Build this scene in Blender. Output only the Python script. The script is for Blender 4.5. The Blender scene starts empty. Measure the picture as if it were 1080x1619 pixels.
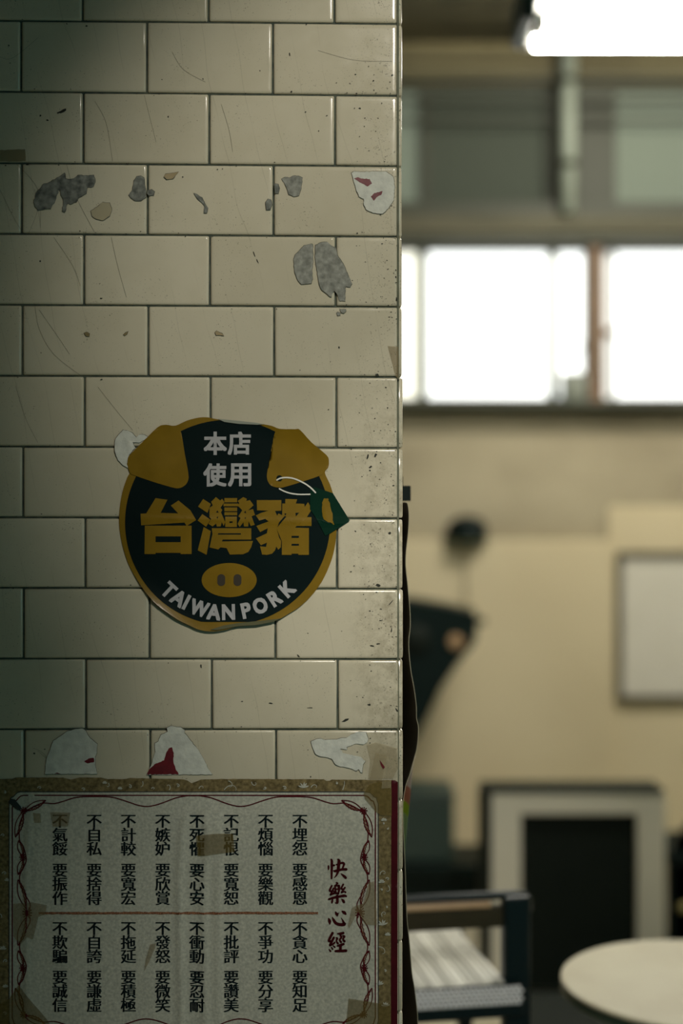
import bpy, bmesh, math, random
from mathutils import Vector, Matrix, noise
random.seed(7)
S = bpy.context.scene
C = S.collection
PI = math.pi

# ------------------------------------------------------------------ camera, world, light, exposure
H_CAM, FPX, D0 = 1.57, 2248.6, 2.2486
cd = bpy.data.cameras.new('camera'); cam = bpy.data.objects.new('camera', cd); C.objects.link(cam)
cam.location = (0, -D0, H_CAM); cam.rotation_euler = (PI/2, 0, 0)
cd.sensor_fit = 'VERTICAL'; cd.sensor_height = 36; cd.lens = 50
cd.dof.use_dof = True; cd.dof.focus_distance = D0; cd.dof.aperture_fstop = 1.05
cd.clip_start = 0.05
S.camera = cam

w = bpy.data.worlds.new('world'); S.world = w; w.use_nodes = True
bg = w.node_tree.nodes['Background']; bg.inputs[0].default_value = (0.75, 0.9, 0.9, 1); bg.inputs[1].default_value = 0.4

def light(name, typ, loc, target, energy, color, **kw):
    d = bpy.data.lights.new(name, typ); d.energy = energy; d.color = color
    for k, v in kw.items(): setattr(d, k, v)
    o = bpy.data.objects.new(name, d); C.objects.link(o); o.location = loc
    o.rotation_euler = (Vector(target)-Vector(loc)).to_track_quat('-Z', 'Y').to_euler()
    return o
# added unseen spots, shaping the brightness falloff across the pillar face
light('added_falloff_spot', 'SPOT', (0.75, -2.4, 3.2), (0.215, 0, 1.97), 152, (1.0, 0.93, 0.80), spot_size=math.radians(31), spot_blend=0.75, shadow_soft_size=0.05)
light('added_falloff_spot_low', 'SPOT', (1.0, -2.4, 3.2), (0.305, 0, 1.10), 150, (1.0, 0.95, 0.84), spot_size=math.radians(28), spot_blend=0.8, shadow_soft_size=0.05)
# fluorescent tube over the camera, mirrored in the glaze of the tiles
light('ceiling_tube_light', 'AREA', (0.73, -1.95, 3.045), (0.73, -1.0, 0), 1.2, (1.0, 0.95, 0.82), shape='RECTANGLE', size=1.2, size_y=0.008)
# added unseen teal fill light far behind the camera
light('added_teal_fill', 'AREA', (2.6, -3.6, 1.7), (0, 0, 1.4), 8.5, (0.12, 0.84, 1.0), shape='RECTANGLE', size=1.6, size_y=1.8)
# added unseen area light: brightens the far wall and throws the loudspeaker's shadow
light('added_wall_fill', 'AREA', (1.35, 2.2, 3.42), (1.1, 3.6, 1.2), 43, (1.0, 0.93, 0.80), shape='RECTANGLE', size=0.7, size_y=0.15)

S.view_settings.view_transform = 'Standard'; S.view_settings.look = 'None'
S.view_settings.exposure = 0.0; S.view_settings.gamma = 1.0; S.view_settings.use_curve_mapping = False
S.cycles.use_denoising = True
S.cycles.max_bounces = 6; S.cycles.diffuse_bounces = 4; S.cycles.glossy_bounces = 3
S.cycles.caustics_reflective = False; S.cycles.caustics_refractive = False
S.cycles.sample_clamp_indirect = 4

# ------------------------------------------------------------------ geometry of the view
YAW = math.radians(1.2)
def W(px, py):                       # pixel -> (X, Z) on the tiled face, in the wall's own frame
    t = D0/(FPX-(px-540)*math.tan(YAW))
    return t*(px-540)/math.cos(YAW), H_CAM+t*(809.5-py)
def at(px, py, d):                   # pixel -> world point at depth d
    return Vector(((px-540)*d/FPX, d-D0, H_CAM-(py-809.5)*d/FPX))

# ------------------------------------------------------------------ materials
def mat(name, col, rough=0.6, metal=0.0, spec=0.5, emit=None, estr=0, noise_scale=None, col2=None, bump=0, bump_scale=40, alpha=None, coat=0, stretch=None, detail=4, lo=.35, hi=.65):
    m = bpy.data.materials.new(name); m.use_nodes = True
    nt = m.node_tree; b = nt.nodes['Principled BSDF']
    b.inputs['Base Color'].default_value = (*col, 1); b.inputs['Roughness'].default_value = rough
    b.inputs['Metallic'].default_value = metal; b.inputs['Specular IOR Level'].default_value = spec
    if coat: b.inputs['Coat Weight'].default_value = coat; b.inputs['Coat Roughness'].default_value = 0.12
    if emit: b.inputs['Emission Color'].default_value = (*emit, 1); b.inputs['Emission Strength'].default_value = estr
    geo = nt.nodes.new('ShaderNodeNewGeometry'); vec = geo.outputs['Position']
    if stretch:
        mp = nt.nodes.new('ShaderNodeMapping'); mp.inputs['Scale'].default_value = stretch
        nt.links.new(vec, mp.inputs['Vector']); vec = mp.outputs['Vector']
    if noise_scale:
        n = nt.nodes.new('ShaderNodeTexNoise'); n.inputs['Scale'].default_value = noise_scale; n.inputs['Detail'].default_value = detail
        r = nt.nodes.new('ShaderNodeValToRGB'); r.color_ramp.elements[0].position = lo; r.color_ramp.elements[1].position = hi
        r.color_ramp.elements[0].color = (*col, 1); r.color_ramp.elements[1].color = (*(col2 or col), 1)
        nt.links.new(vec, n.inputs['Vector']); nt.links.new(n.outputs['Fac'], r.inputs['Fac']); nt.links.new(r.outputs['Color'], b.inputs['Base Color'])
    if bump:
        n = nt.nodes.new('ShaderNodeTexNoise'); n.inputs['Scale'].default_value = bump_scale; n.inputs['Detail'].default_value = 5
        bp = nt.nodes.new('ShaderNodeBump'); bp.inputs['Strength'].default_value = bump; bp.inputs['Distance'].default_value = 0.001
        nt.links.new(vec, n.inputs['Vector']); nt.links.new(n.outputs['Fac'], bp.inputs['Height']); nt.links.new(bp.outputs['Normal'], b.inputs['Normal'])
    if alpha is not None: b.inputs['Alpha'].default_value = alpha
    return m

def tile_material():
    m = bpy.data.materials.new('glazed_cream_tile'); m.use_nodes = True; nt = m.node_tree; N = nt.nodes; L = nt.links
    b = N['Principled BSDF']; b.inputs['Roughness'].default_value = 0.22; b.inputs['Specular IOR Level'].default_value = 0.45
    geo = N.new('ShaderNodeNewGeometry'); pos = geo.outputs['Position']
    oi = N.new('ShaderNodeObjectInfo')
    base = N.new('ShaderNodeMixRGB'); base.inputs[1].default_value = (0.60, 0.55, 0.415, 1); base.inputs[2].default_value = (0.66, 0.61, 0.47, 1)
    L.new(oi.outputs['Random'], base.inputs[0])
    cur = base.outputs[0]
    def dark(fac, col):
        nonlocal cur
        mx = N.new('ShaderNodeMixRGB'); mx.inputs[2].default_value = (*col, 1)
        L.new(fac, mx.inputs[0]); L.new(cur, mx.inputs[1]); cur = mx.outputs[0]
    def ramp(src, a, bb, va=0, vb=1):
        r = N.new('ShaderNodeMapRange'); r.inputs[1].default_value = a; r.inputs[2].default_value = bb; r.inputs[3].default_value = va; r.inputs[4].default_value = vb
        L.new(src, r.inputs[0]); return r.outputs[0]
    def mul(a, bb):
        q = N.new('ShaderNodeMath'); q.operation = 'MULTIPLY'; L.new(a, q.inputs[0])
        if isinstance(bb, float): q.inputs[1].default_value = bb
        else: L.new(bb, q.inputs[1])
        return q.outputs[0]
    def nz(scale, detail=4, rough=.6):
        n = N.new('ShaderNodeTexNoise'); n.inputs['Scale'].default_value = scale; n.inputs['Detail'].default_value = detail; n.inputs['Roughness'].default_value = rough
        L.new(pos, n.inputs['Vector']); return n.outputs['Fac']
    # cloudy soiling
    dark(mul(ramp(nz(9, 5), .45, .75), 0.22), (0.40, 0.35, 0.22))
    # fine specks of dirt
    dark(mul(mul(ramp(nz(420, 2), .66, .72), ramp(nz(14, 3), .42, .6)), 0.75), (0.05, 0.05, 0.035))
    # hairline scratches
    wv = N.new('ShaderNodeTexWave'); wv.inputs['Scale'].default_value = 5.2; wv.inputs['Distortion'].default_value = 5.0; wv.inputs['Detail'].default_value = 2; wv.inputs['Detail Scale'].default_value = 0.9
    mp = N.new('ShaderNodeMapping'); mp.inputs['Rotation'].default_value = (0, 0.5, 0); mp.inputs['Scale'].default_value = (1.5, 1, .55)
    L.new(pos, mp.inputs[0]); L.new(mp.outputs[0], wv.inputs['Vector'])
    dark(mul(mul(ramp(wv.outputs['Fac'], .9982, .9998), ramp(nz(5, 2), .45, .6)), 0.22), (0.12, 0.11, 0.07))
    # grime rubbed onto the tiles by the corner
    sx = N.new('ShaderNodeSeparateXYZ'); L.new(pos, sx.inputs[0])
    edge = ramp(sx.outputs['X'], 0.0, 0.085)
    low = mul(ramp(sx.outputs['Z'], 1.85, 1.55), ramp(sx.outputs['Z'], 0.9, 1.1))
    dark(mul(mul(mul(edge, ramp(nz(36, 8, .75), .42, .75)), low), 0.8), (0.16, 0.13, 0.07))
    dark(mul(mul(ramp(nz(330, 3), .60, .66), mul(edge, ramp(nz(22, 3), .4, .6))), 0.8), (0.05, 0.045, 0.03))
    L.new(cur, b.inputs['Base Color'])
    L.new(ramp(nz(30, 4), .3, .8, .09, .26), b.inputs['Roughness'])
    bp = N.new('ShaderNodeBump'); bp.inputs['Strength'].default_value = 0.06; bp.inputs['Distance'].default_value = 0.002
    L.new(nz(16, 2), bp.inputs['Height']); L.new(bp.outputs[0], b.inputs['Normal'])
    return m

M = {}
M['tile'] = tile_material()
M['grout'] = mat('grey_green_grout', (0.045, 0.06, 0.05), .9, noise_scale=60, col2=(0.10, 0.115, 0.085), bump=.5)
M['corner'] = mat('corner_grout', (0.09, 0.10, 0.065), .8, noise_scale=40, col2=(0.15, 0.16, 0.11))
M['plaster'] = mat('cream_plaster', (0.60, 0.52, 0.335), .85, noise_scale=1.6, col2=(0.68, 0.60, 0.40), bump=.3, lo=.3, hi=.7)
M['plaster_up'] = mat('stained_upper_plaster', (0.25, 0.215, 0.14), .9, noise_scale=1.3, col2=(0.45, 0.40, 0.275), lo=.32, hi=.66, stretch=(1, 1, 1.6))
M['plaster_dim'] = mat('brown_plaster', (0.14, 0.12, 0.06), .9, noise_scale=3, col2=(0.20, 0.175, 0.09))
M['ceiling'] = mat('olive_brown_boards', (0.055, 0.052, 0.028), .8, noise_scale=4, col2=(0.13, 0.115, 0.06))
M['floor'] = mat('tan_terrazzo', (0.40, 0.37, 0.26), .35, noise_scale=45, col2=(0.55, 0.51, 0.37))
M['darkframe'] = mat('dark_window_frame', (0.035, 0.04, 0.022), .6)
M['greyframe'] = mat('grey_sash_metal', (0.20, 0.22, 0.17), .5)
M['beam'] = mat('weathered_beam', (0.06, 0.058, 0.034), .8, noise_scale=5, col2=(0.10, 0.095, 0.06), stretch=(.4, 1, 3))
M['wood'] = mat('brown_wood_post', (0.14, 0.085, 0.042), .6, noise_scale=9, col2=(0.22, 0.125, 0.065), stretch=(4, 1, .5))
M['pane'] = mat('daylit_frosted_pane', (0.8, 0.8, 0.8), .5, emit=(0.96, 1.0, 0.99), estr=1.7)
M['pane_warm'] = mat('daylit_yellowed_pane', (0.8, 0.8, 0.7), .5, emit=(1.0, 0.99, 0.86), estr=1.25)
M['pane_grey'] = mat('daylit_double_pane', (0.6, 0.6, 0.6), .5, emit=(0.97, 0.98, 0.93), estr=0.72)
M['transom'] = mat('dim_transom_glass', (0.045, 0.055, 0.04), .7, spec=.2, emit=(0.14, 0.155, 0.11), estr=0.10)  # dim glow and dark tone for panes with less daylight behind
M['transom_lit'] = mat('pale_transom_glass', (0.12, 0.14, 0.105), .7, spec=.2, emit=(0.36, 0.43, 0.33), estr=0.22)
M['black'] = mat('black_plastic', (0.003, 0.009, 0.008), .5, spec=.15)
M['teal'] = mat('dark_teal_metal', (0.022, 0.044, 0.038), .5)
M['whiteframe'] = mat('off_white_painted_wood', (0.76, 0.72, 0.61), .55, noise_scale=7, col2=(0.78, 0.74, 0.62))
M['darkpanel'] = mat('dark_brown_panel', (0.007, 0.011, 0.008), .6, spec=.15)
M['board_white'] = mat('notice_sheet', (0.62, 0.60, 0.50), .6, noise_scale=3, col2=(0.68, 0.66, 0.57))
M['board_frame'] = mat('dark_board_frame', (0.08, 0.068, 0.04), .5)
M['yellow'] = mat('sticker_yellow', (0.205, 0.122, 0.004), .45, spec=.25, noise_scale=30, col2=(0.235, 0.14, 0.006), bump=.15, bump_scale=25, coat=.7)
M['stickerblack'] = mat('sticker_black', (0.003, 0.010, 0.010), .55, spec=.08, bump=.15, bump_scale=25)
M['stickerwhite'] = mat('sticker_white', (0.42, 0.42, 0.43), .5)
M['tagwhite'] = mat('tag_cord_white', (0.75, 0.74, 0.66), .5)
M['green'] = mat('sticker_green', (0.002, 0.026, 0.014), .5, spec=.08)
M['nostril'] = mat('sticker_brown', (0.035, 0.026, 0.014), .55)
M['foldback'] = mat('sticker_back', (0.30, 0.32, 0.26), .5)
M['foldgreen'] = mat('sticker_fold', (0.09, 0.09, 0.035), .35)
M['paper'] = mat('poster_paper', (0.40, 0.40, 0.335), .65, noise_scale=240, col2=(0.60, 0.59, 0.49), bump=.35, bump_scale=300, detail=3, lo=.3, hi=.7)
M['gold'] = mat('poster_gold', (0.085, 0.062, 0.024), .5, spec=.3, noise_scale=170, col2=(0.30, 0.23, 0.105), bump=.3, bump_scale=200, detail=6, lo=.28, hi=.72)
M['scroll'] = mat('poster_scroll', (0.52, 0.52, 0.44), .5)
M['red'] = mat('poster_red', (0.085, 0.004, 0.008), .5, spec=.2)
M['redstrip'] = mat('poster_red_strip', (0.080, 0.004, 0.010), .5, spec=.2, noise_scale=40, col2=(0.055, 0.003, 0.007))
M['title'] = mat('title_maroon', (0.05, 0.003, 0.005), .6, spec=.1)
M['ink'] = mat('ink_black', (0.005, 0.011, 0.013), .6, spec=.1)
M['inkline'] = mat('ink_teal_line', (0.02, 0.035, 0.045), .6)
M['divider'] = mat('divider_brown', (0.12, 0.035, 0.015), .6, noise_scale=500, col2=(0.40, 0.17, 0.08))
M['leaf'] = mat('leaf_orange', (0.26, 0.12, 0.05), .6)
M['scrap_white'] = mat('torn_white_paper', (0.56, 0.57, 0.51), .8, noise_scale=70, col2=(0.68, 0.69, 0.61), bump=.8, bump_scale=160)
M['scrap_grey'] = mat('torn_grey_paper', (0.17, 0.175, 0.15), .8, noise_scale=120, col2=(0.36, 0.365, 0.32), bump=.8, bump_scale=200, lo=.3, hi=.7)
M['scrap_dark'] = mat('dark_grey_residue', (0.075, 0.082, 0.072), .8, noise_scale=110, col2=(0.27, 0.28, 0.245), bump=.8, bump_scale=150, lo=.3, hi=.7)
M['scrap_tan'] = mat('tan_glue', (0.36, 0.28, 0.15), .6)
M['scrap_red'] = mat('red_paper_remains', (0.17, 0.008, 0.016), .5, noise_scale=90, col2=(0.11, 0.006, 0.012))
M['rim'] = mat('dirty_paper_rim', (0.10, 0.10, 0.07), .9)
M['tape'] = mat('old_brown_tape', (0.30, 0.22, 0.10), .3, alpha=.42)
M['tape_dark'] = mat('old_olive_tape', (0.20, 0.145, 0.04), .3, alpha=.5)
M['tape_pale'] = mat('old_pale_tape', (0.46, 0.39, 0.24), .25, alpha=.4)
M['stain'] = mat('black_mark', (0.022, 0.024, 0.017), .8)
M['shadedsheet'] = mat('shaded_paper_back', (0.050, 0.040, 0.024), .7, noise_scale=8, col2=(0.07, 0.055, 0.034), stretch=(1, 1, .3))  # dark brown holds the shade on the backs of the sheets
M['edgelight'] = mat('sheet_edge_highlight', (0.40, 0.37, 0.27), .6)  # pale tone paints the highlight along the sheet edges
M['fly_white'] = mat('flyer_white', (0.75, 0.70, 0.67), .6)
M['fly_pink'] = mat('flyer_pink', (0.60, 0.34, 0.27), .6)
M['fly_lime'] = mat('flyer_lime', (0.45, 0.60, 0.08), .6)
M['fly_mint'] = mat('flyer_mint', (0.42, 0.55, 0.34), .6)
M['cord'] = mat('grey_woven_vinyl', (0.60, 0.60, 0.54), .28, spec=.6)
M['cord2'] = mat('pale_woven_vinyl', (0.82, 0.82, 0.75), .25, spec=.6)
M['bead'] = mat('shiny_vinyl_weave', (0.92, 0.93, 0.97), .22, spec=1.0, coat=1)
M['chairmetal'] = mat('dark_blue_enamel', (0.003, 0.010, 0.012), .3, spec=.3)
M['litwood'] = mat('lit_wood_edge', (0.40, 0.26, 0.14), .35, noise_scale=14, col2=(0.46, 0.31, 0.17))  # pale tone paints the light caught on the slat's top edge
M['shadewood'] = mat('shaded_slat_wood', (0.028, 0.025, 0.013), .5, spec=.2, noise_scale=14, col2=(0.04, 0.034, 0.018), stretch=(1, 8, 8))  # dark tone holds the shade on the slat's face
M['tabletop'] = mat('cream_laminate', (0.60, 0.56, 0.43), .35, noise_scale=6, col2=(0.68, 0.65, 0.51))
M['rimdark'] = mat('dark_table_edge', (0.03, 0.06, 0.045), .4)
M['steel'] = mat('painted_pipe', (0.28, 0.32, 0.26), .6)
M['tube'] = mat('fluorescent_tube', (1, 1, 1), .5, emit=(1.0, 0.97, 0.86), estr=62)
M['fixture'] = mat('lamp_enamel', (0.85, 0.85, 0.8), .4)
M['can'] = mat('dull_grey_can', (0.20, 0.22, 0.18), .4)
M['cone'] = mat('tan_paper_cone', (0.42, 0.27, 0.14), .7)
M['brass'] = mat('brass_knob', (0.40, 0.34, 0.14), .35, metal=.3)

# ------------------------------------------------------------------ mesh helpers
def link(name, me, m, parent=None, smooth=False):
    o = bpy.data.objects.new(name, me)
    if m and not me.materials: me.materials.append(m)
    if smooth:
        for p in me.polygons: p.use_smooth = True
    C.objects.link(o)
    if parent: o.parent = parent
    return o
def obj(name, bm, m, parent=None, smooth=False):
    me = bpy.data.meshes.new(name); bm.normal_update(); bm.to_mesh(me); bm.free()
    return link(name, me, m, parent, smooth)
def empty(name, loc=(0, 0, 0), rz=0):
    o = bpy.data.objects.new(name, None); C.objects.link(o); o.location = loc; o.rotation_euler = (0, 0, rz); o.empty_display_size = .05
    return o
def tag(o, label=None, cat=None, group=None, kind=None):
    if label: o['label'] = label
    if cat: o['category'] = cat
    if group: o['group'] = group
    if kind: o['kind'] = kind
    return o
def bx(bm, x0, x1, y0, y1, z0, z1, bev=0):
    r = bmesh.ops.create_cube(bm, size=1)['verts']
    for v in r:
        v.co = Vector(((x0+x1)/2+v.co.x*(x1-x0), (y0+y1)/2+v.co.y*(y1-y0), (z0+z1)/2+v.co.z*(z1-z0)))
    if bev:
        es = list({e for v in r for e in v.link_edges})
        bmesh.ops.bevel(bm, geom=es, offset=bev, segments=2, affect='EDGES', profile=.5)
    return bm
def box(name, x0, x1, y0, y1, z0, z1, m, parent=None, bev=0):
    return obj(name, bx(bmesh.new(), x0, x1, y0, y1, z0, z1, bev), m, parent)
def lathe(bm, prof, n=32, cx=0, cy=0, cz=0, axis='Z'):
    rings = []
    for (r, z) in prof:
        ring = []
        for i in range(n):
            a = 2*PI*i/n
            p = (r*math.cos(a), r*math.sin(a), z)
            if axis == 'X': p = (p[2], p[0], p[1])
            if axis == 'Y': p = (p[0], p[2], p[1])
            ring.append(bm.verts.new((cx+p[0], cy+p[1], cz+p[2])))
        rings.append(ring)
    for a, b in zip(rings, rings[1:]):
        for i in range(n): bm.faces.new((a[i], a[(i+1) % n], b[(i+1) % n], b[i]))
    bm.faces.new(rings[0][::-1]); bm.faces.new(rings[-1])
    bmesh.ops.recalc_face_normals(bm, faces=bm.faces)
    return bm
def tube(bm, pts, r, n=8, close=False):
    pts = [Vector(p) for p in pts]; rings = []
    up = Vector((0, 0, 1))
    for i, p in enumerate(pts):
        t = (pts[min(i+1, len(pts)-1)]-pts[max(i-1, 0)]).normalized()
        u = t.cross(up if abs(t.z) < .95 else Vector((1, 0, 0))).normalized(); v = t.cross(u)
        rr = r[i] if isinstance(r, (list, tuple)) else r
        rings.append([bm.verts.new(p+rr*(math.cos(2*PI*k/n)*u+math.sin(2*PI*k/n)*v)) for k in range(n)])
    for a, b in zip(rings, rings[1:]):
        for k in range(n): bm.faces.new((a[k], a[(k+1) % n], b[(k+1) % n], b[k]))
    bm.faces.new(rings[0][::-1]); bm.faces.new(rings[-1])
    bmesh.ops.recalc_face_normals(bm, faces=bm.faces)
    return bm
def smoothline(pts, n=6, closed=False):        # Catmull-Rom
    P = [tuple(p) for p in pts]
    if closed: P = [P[-1]]+P+[P[0], P[1]]
    else: P = [P[0]]+P+[P[-1]]
    out = []
    for i in range(1, len(P)-2):
        for k in range(n):
            t = k/n; a, b, c, d = P[i-1:i+3]
            out.append(tuple(.5*((2*b[j])+(-a[j]+c[j])*t+(2*a[j]-5*b[j]+4*c[j]-d[j])*t*t+(-a[j]+3*b[j]-3*c[j]+d[j])*t**3) for j in range(len(b))))
    if not closed: out.append(P[-2])
    return out
def jag(pts, amp=.8, step=3, seed=0):
    rnd = random.Random(seed); out = []
    for i, a in enumerate(pts):
        b = pts[(i+1) % len(pts)]; L = math.dist(a, b); n = max(1, int(L/step))
        for k in range(n):
            t = k/n; j = amp if k else 0
            out.append((a[0]+(b[0]-a[0])*t+rnd.uniform(-j, j), a[1]+(b[1]-a[1])*t+rnd.uniform(-j, j)))
    return out
# flat printed or pasted layers on the tiled face.  lift(px,py) = metres the sheet stands off the tiles
flat = lambda x, y: 0.0
def sheet(name, pts, off, m, parent, lift=flat, cut=0, rim=0.0, smooth=True):
    bm = bmesh.new()
    vs = [bm.verts.new((p[0], -p[1], 0)) for p in pts]
    bm.faces.new(vs)
    bmesh.ops.triangulate(bm, faces=bm.faces[:], ngon_method='EAR_CLIP')
    if cut:
        xs = [p[0] for p in pts]; ys = [-p[1] for p in pts]
        x = math.floor(min(xs)/cut)*cut+cut
        while x < max(xs):
            bmesh.ops.bisect_plane(bm, geom=bm.verts[:]+bm.edges[:]+bm.faces[:], plane_co=(x, 0, 0), plane_no=(1, 0, 0)); x += cut
        y = math.floor(min(ys)/cut)*cut+cut
        while y < max(ys):
            bmesh.ops.bisect_plane(bm, geom=bm.verts[:]+bm.edges[:]+bm.faces[:], plane_co=(0, y, 0), plane_no=(0, 1, 0)); y += cut
    if rim:
        bd = [e for e in bm.edges if e.is_boundary]
        r = bmesh.ops.extrude_edge_only(bm, edges=bd)
        low = {v for v in r['geom'] if isinstance(v, bmesh.types.BMVert)}
    else: low = set()
    for v in bm.verts:
        px, py = v.co.x, -v.co.y; X, Z = W(px, py)
        v.co = Vector((X, -(off+lift(px, py))+(rim if v in low else 0), Z))
    bmesh.ops.recalc_face_normals(bm, faces=bm.faces)
    f = max(bm.faces, key=lambda q: q.calc_area())
    if f.normal.y > 0: bmesh.ops.reverse_faces(bm, faces=bm.faces)
    return obj(name, bm, m, parent, smooth and not rim)
def ribbon(bm, pts, wd, off, lift=flat, caps=True):
    """flat stroke in pixels: pts (x, y) or (x, y, w)"""
    P = [(p[0], p[1], (p[2] if len(p) > 2 else wd)/2) for p in pts]
    L = []; R = []
    def V(x, y):
        X, Z = W(x, y); return bm.verts.new((X, -(off+lift(x, y)), Z))
    for i, (x, y, h) in enumerate(P):
        a = P[max(i-1, 0)]; b = P[min(i+1, len(P)-1)]
        dx, dy = b[0]-a[0], b[1]-a[1]; l = math.hypot(dx, dy) or 1
        nx, ny = -dy/l*h, dx/l*h
        L.append(V(x+nx, y+ny)); R.append(V(x-nx, y-ny))
    for i in range(len(P)-1): bm.faces.new((L[i], L[i+1], R[i+1], R[i]))
    if caps:
        for (x, y, h) in (P[0], P[-1]):
            if h > .6: bm.faces.new([V(x+h*math.cos(2*PI*k/10), y+h*math.sin(2*PI*k/10)) for k in range(10)])
    return bm

# ------------------------------------------------------------------ glyphs
_g = {}
def glyph(ch, offset=0.0):
    key = (ch, offset)
    if key in _g: return _g[key]
    cu = bpy.data.curves.new('glyph', 'FONT'); cu.body = ch; cu.size = 1; cu.resolution_u = 3; cu.offset = offset
    o = bpy.data.objects.new('glyph', cu); C.objects.link(o)
    dg = bpy.context.evaluated_depsgraph_get(); me = bpy.data.meshes.new_from_object(o.evaluated_get(dg))
    vs = [v.co.copy() for v in me.vertices]; fs = [tuple(p.vertices) for p in me.polygons]
    bpy.data.objects.remove(o); bpy.data.meshes.remove(me); bpy.data.curves.remove(cu)
    _g[key] = (vs, fs); return _g[key]
_ref = None
def refbox():
    global _ref
    if _ref is None:
        vs, _ = glyph('國'); xs = [v.x for v in vs]; ys = [v.y for v in vs]
        _ref = (min(xs), max(xs), min(ys), max(ys))
    return _ref
def put_cjk(bm, ch, cx, cy, wpx, hpx, off, lift=flat, offset=0.0, shifts=((0, 0),), fit=False):
    """centre the character's square on (cx, cy); wpx/hpx = pixel size of a full character"""
    vs, fs = glyph(ch, offset)
    x0, x1, y0, y1 = refbox()
    if fit:
        xs = [v.x for v in vs]; ys = [v.y for v in vs]; x0, x1, y0, y1 = min(xs), max(xs), min(ys), max(ys)
    for n, (sx, sy) in enumerate(shifts):
        vv = []
        for v in vs:
            px = cx+((v.x-x0)/(x1-x0)-.5)*wpx+sx; py = cy-((v.y-y0)/(y1-y0)-.5)*hpx+sy
            X, Z = W(px, py); vv.append(bm.verts.new((X, -(off+lift(px, py)+n*2e-6), Z)))
        for f in fs:
            try: bm.faces.new([vv[i] for i in f])
            except ValueError: pass

# ================================================================== the setting
RX0, RX1, RY0, RY1, CEIL = -3.0, 3.6, -4.2, 3.7514, 3.55
def struct(o): o['kind'] = 'structure'; return o
struct(box('floor', RX0-.1, RX1+.1, RY0-.1, RY1+.2, -.1, 0, M['floor']))
ceil = struct(box('ceiling', RX0-.1, RX1+.1, RY0-.1, RY1+.2, CEIL+.03, CEIL+.1, M['ceiling']))
bm = bx(bmesh.new(), RX0, RX1, 0, .17, CEIL, CEIL+.03, .006); pl = bpy.data.meshes.new('plank'); bm.to_mesh(pl); bm.free()
y = RY0; k = 0
while y < RY1-.1:
    o = link('plank', pl, M['ceiling'], ceil); o.location = (0, y, random.uniform(-.006, .003)); y += .2; k += 1
struct(box('wall_left', RX0-.1, RX0, RY0, RY1, 0, CEIL+.03, M['plaster']))
struct(box('wall_right', RX1, RX1+.1, RY0, RY1, 0, CEIL+.03, M['plaster']))
struct(box('wall_front', RX0, RX1, RY0-.1, RY0, 0, CEIL+.03, M['plaster_dim']))
# far wall with a band of windows and a band of transoms
DB = 6.0
def bz(py, d=DB): return H_CAM-(py-809.5)*d/FPX
def bxx(px, d=DB): return (px-540)*d/FPX
YW = DB-D0
z_sill, z_head, z_tr0, z_tr1 = bz(637), bz(384), bz(328), bz(130)
WX0, WX1 = -2.2, 3.3
bm = bmesh.new(); bx(bm, RX0, RX1, YW, YW+.2, 0, z_sill)
wb = struct(obj('wall_back', bm, M['plaster_up']))
bm = bmesh.new(); bx(bm, RX0, RX1, YW, YW+.2, z_head, z_tr0); obj('window_lintel', bm, M['plaster_dim'], wb)
bm = bmesh.new(); bx(bm, RX0, RX1, YW, YW+.2, z_tr1, CEIL+.03); obj('upper_wall', bm, M['plaster_dim'], wb)
for n, (a, b) in enumerate(((RX0, WX0), (WX1, RX1))):
    bm = bmesh.new(); bx(bm, a, b, YW, YW+.2, z_sill, z_head); bx(bm, a, b, YW, YW+.2, z_tr0, z_tr1); obj('wall_end', bm, M['plaster_up'], wb)
# lower, lighter lining of the wall with its ledge
struct(box('trim_1', RX0, bxx(962), YW-.045, YW, 0, bz(853), M['plaster'], bev=.006))
struct(box('trim_2', bxx(962), RX1, YW-.012, YW, 0, bz(800), M['plaster'], bev=.004))
# beam and rails
struct(box('trim_3', RX0, RX1, YW-.07, YW, bz(374), bz(345), M['beam'], bev=.006))
for n, (y0, y1) in enumerate(((127, 120), (168, 163), (196, 192), (100, 96))):
    struct(box(f'trim_{4+n}', RX0, RX1, YW-.05, YW-.02, bz(y0), bz(y1), M['darkframe'] if n != 3 else M['beam']))
struct(box('trim_10', RX0, RX1, YW-.04, YW+.0, bz(345), bz(322), M['darkframe'], bev=.004))
struct(box('trim_11', RX0, RX1, YW-.05, YW+.0, bz(388), bz(374), M['darkframe'], bev=.004))
def win(name, x0, x1, z0, z1, members, panes, m=M['darkframe']):
    bm = bmesh.new()
    bx(bm, x0, x1, YW+.02, YW+.10, z0, z0+.022); bx(bm, x0, x1, YW+.02, YW+.10, z1-.028, z1)
    bx(bm, x0, x0+.02, YW+.02, YW+.10, z0+.022, z1-.028); bx(bm, x1-.02, x1, YW+.02, YW+.10, z0+.022, z1-.028)
    r = struct(obj(name, bm, m))
    for (a, b, mm, nm) in members: box(nm, bxx(a), bxx(b), YW+.03, YW+.085, z0+.022, z1-.028, mm, r, .003)
    for (a, b, mm) in panes: box('pane', bxx(a), bxx(b), YW+.055, YW+.062, z0+.022, z1-.028, mm, r)
    return r
p932, p950 = bxx(933), bxx(950)
w1 = win('window_1', WX0, p932, z_sill, z_head, [(660, 678, M['greyframe'], 'sash_frame'), (868, 884, M['greyframe'], 'sash_frame'), (300, 315, M['darkframe'], 'sash_frame'), (-60, -45, M['darkframe'], 'sash_frame')],
    [(-284, -60, M['pane']), (-45, 300, M['pane']), (315, 664, M['pane_warm']), (675, 871, M['pane']), (882, 933, M['pane'])])
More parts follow.
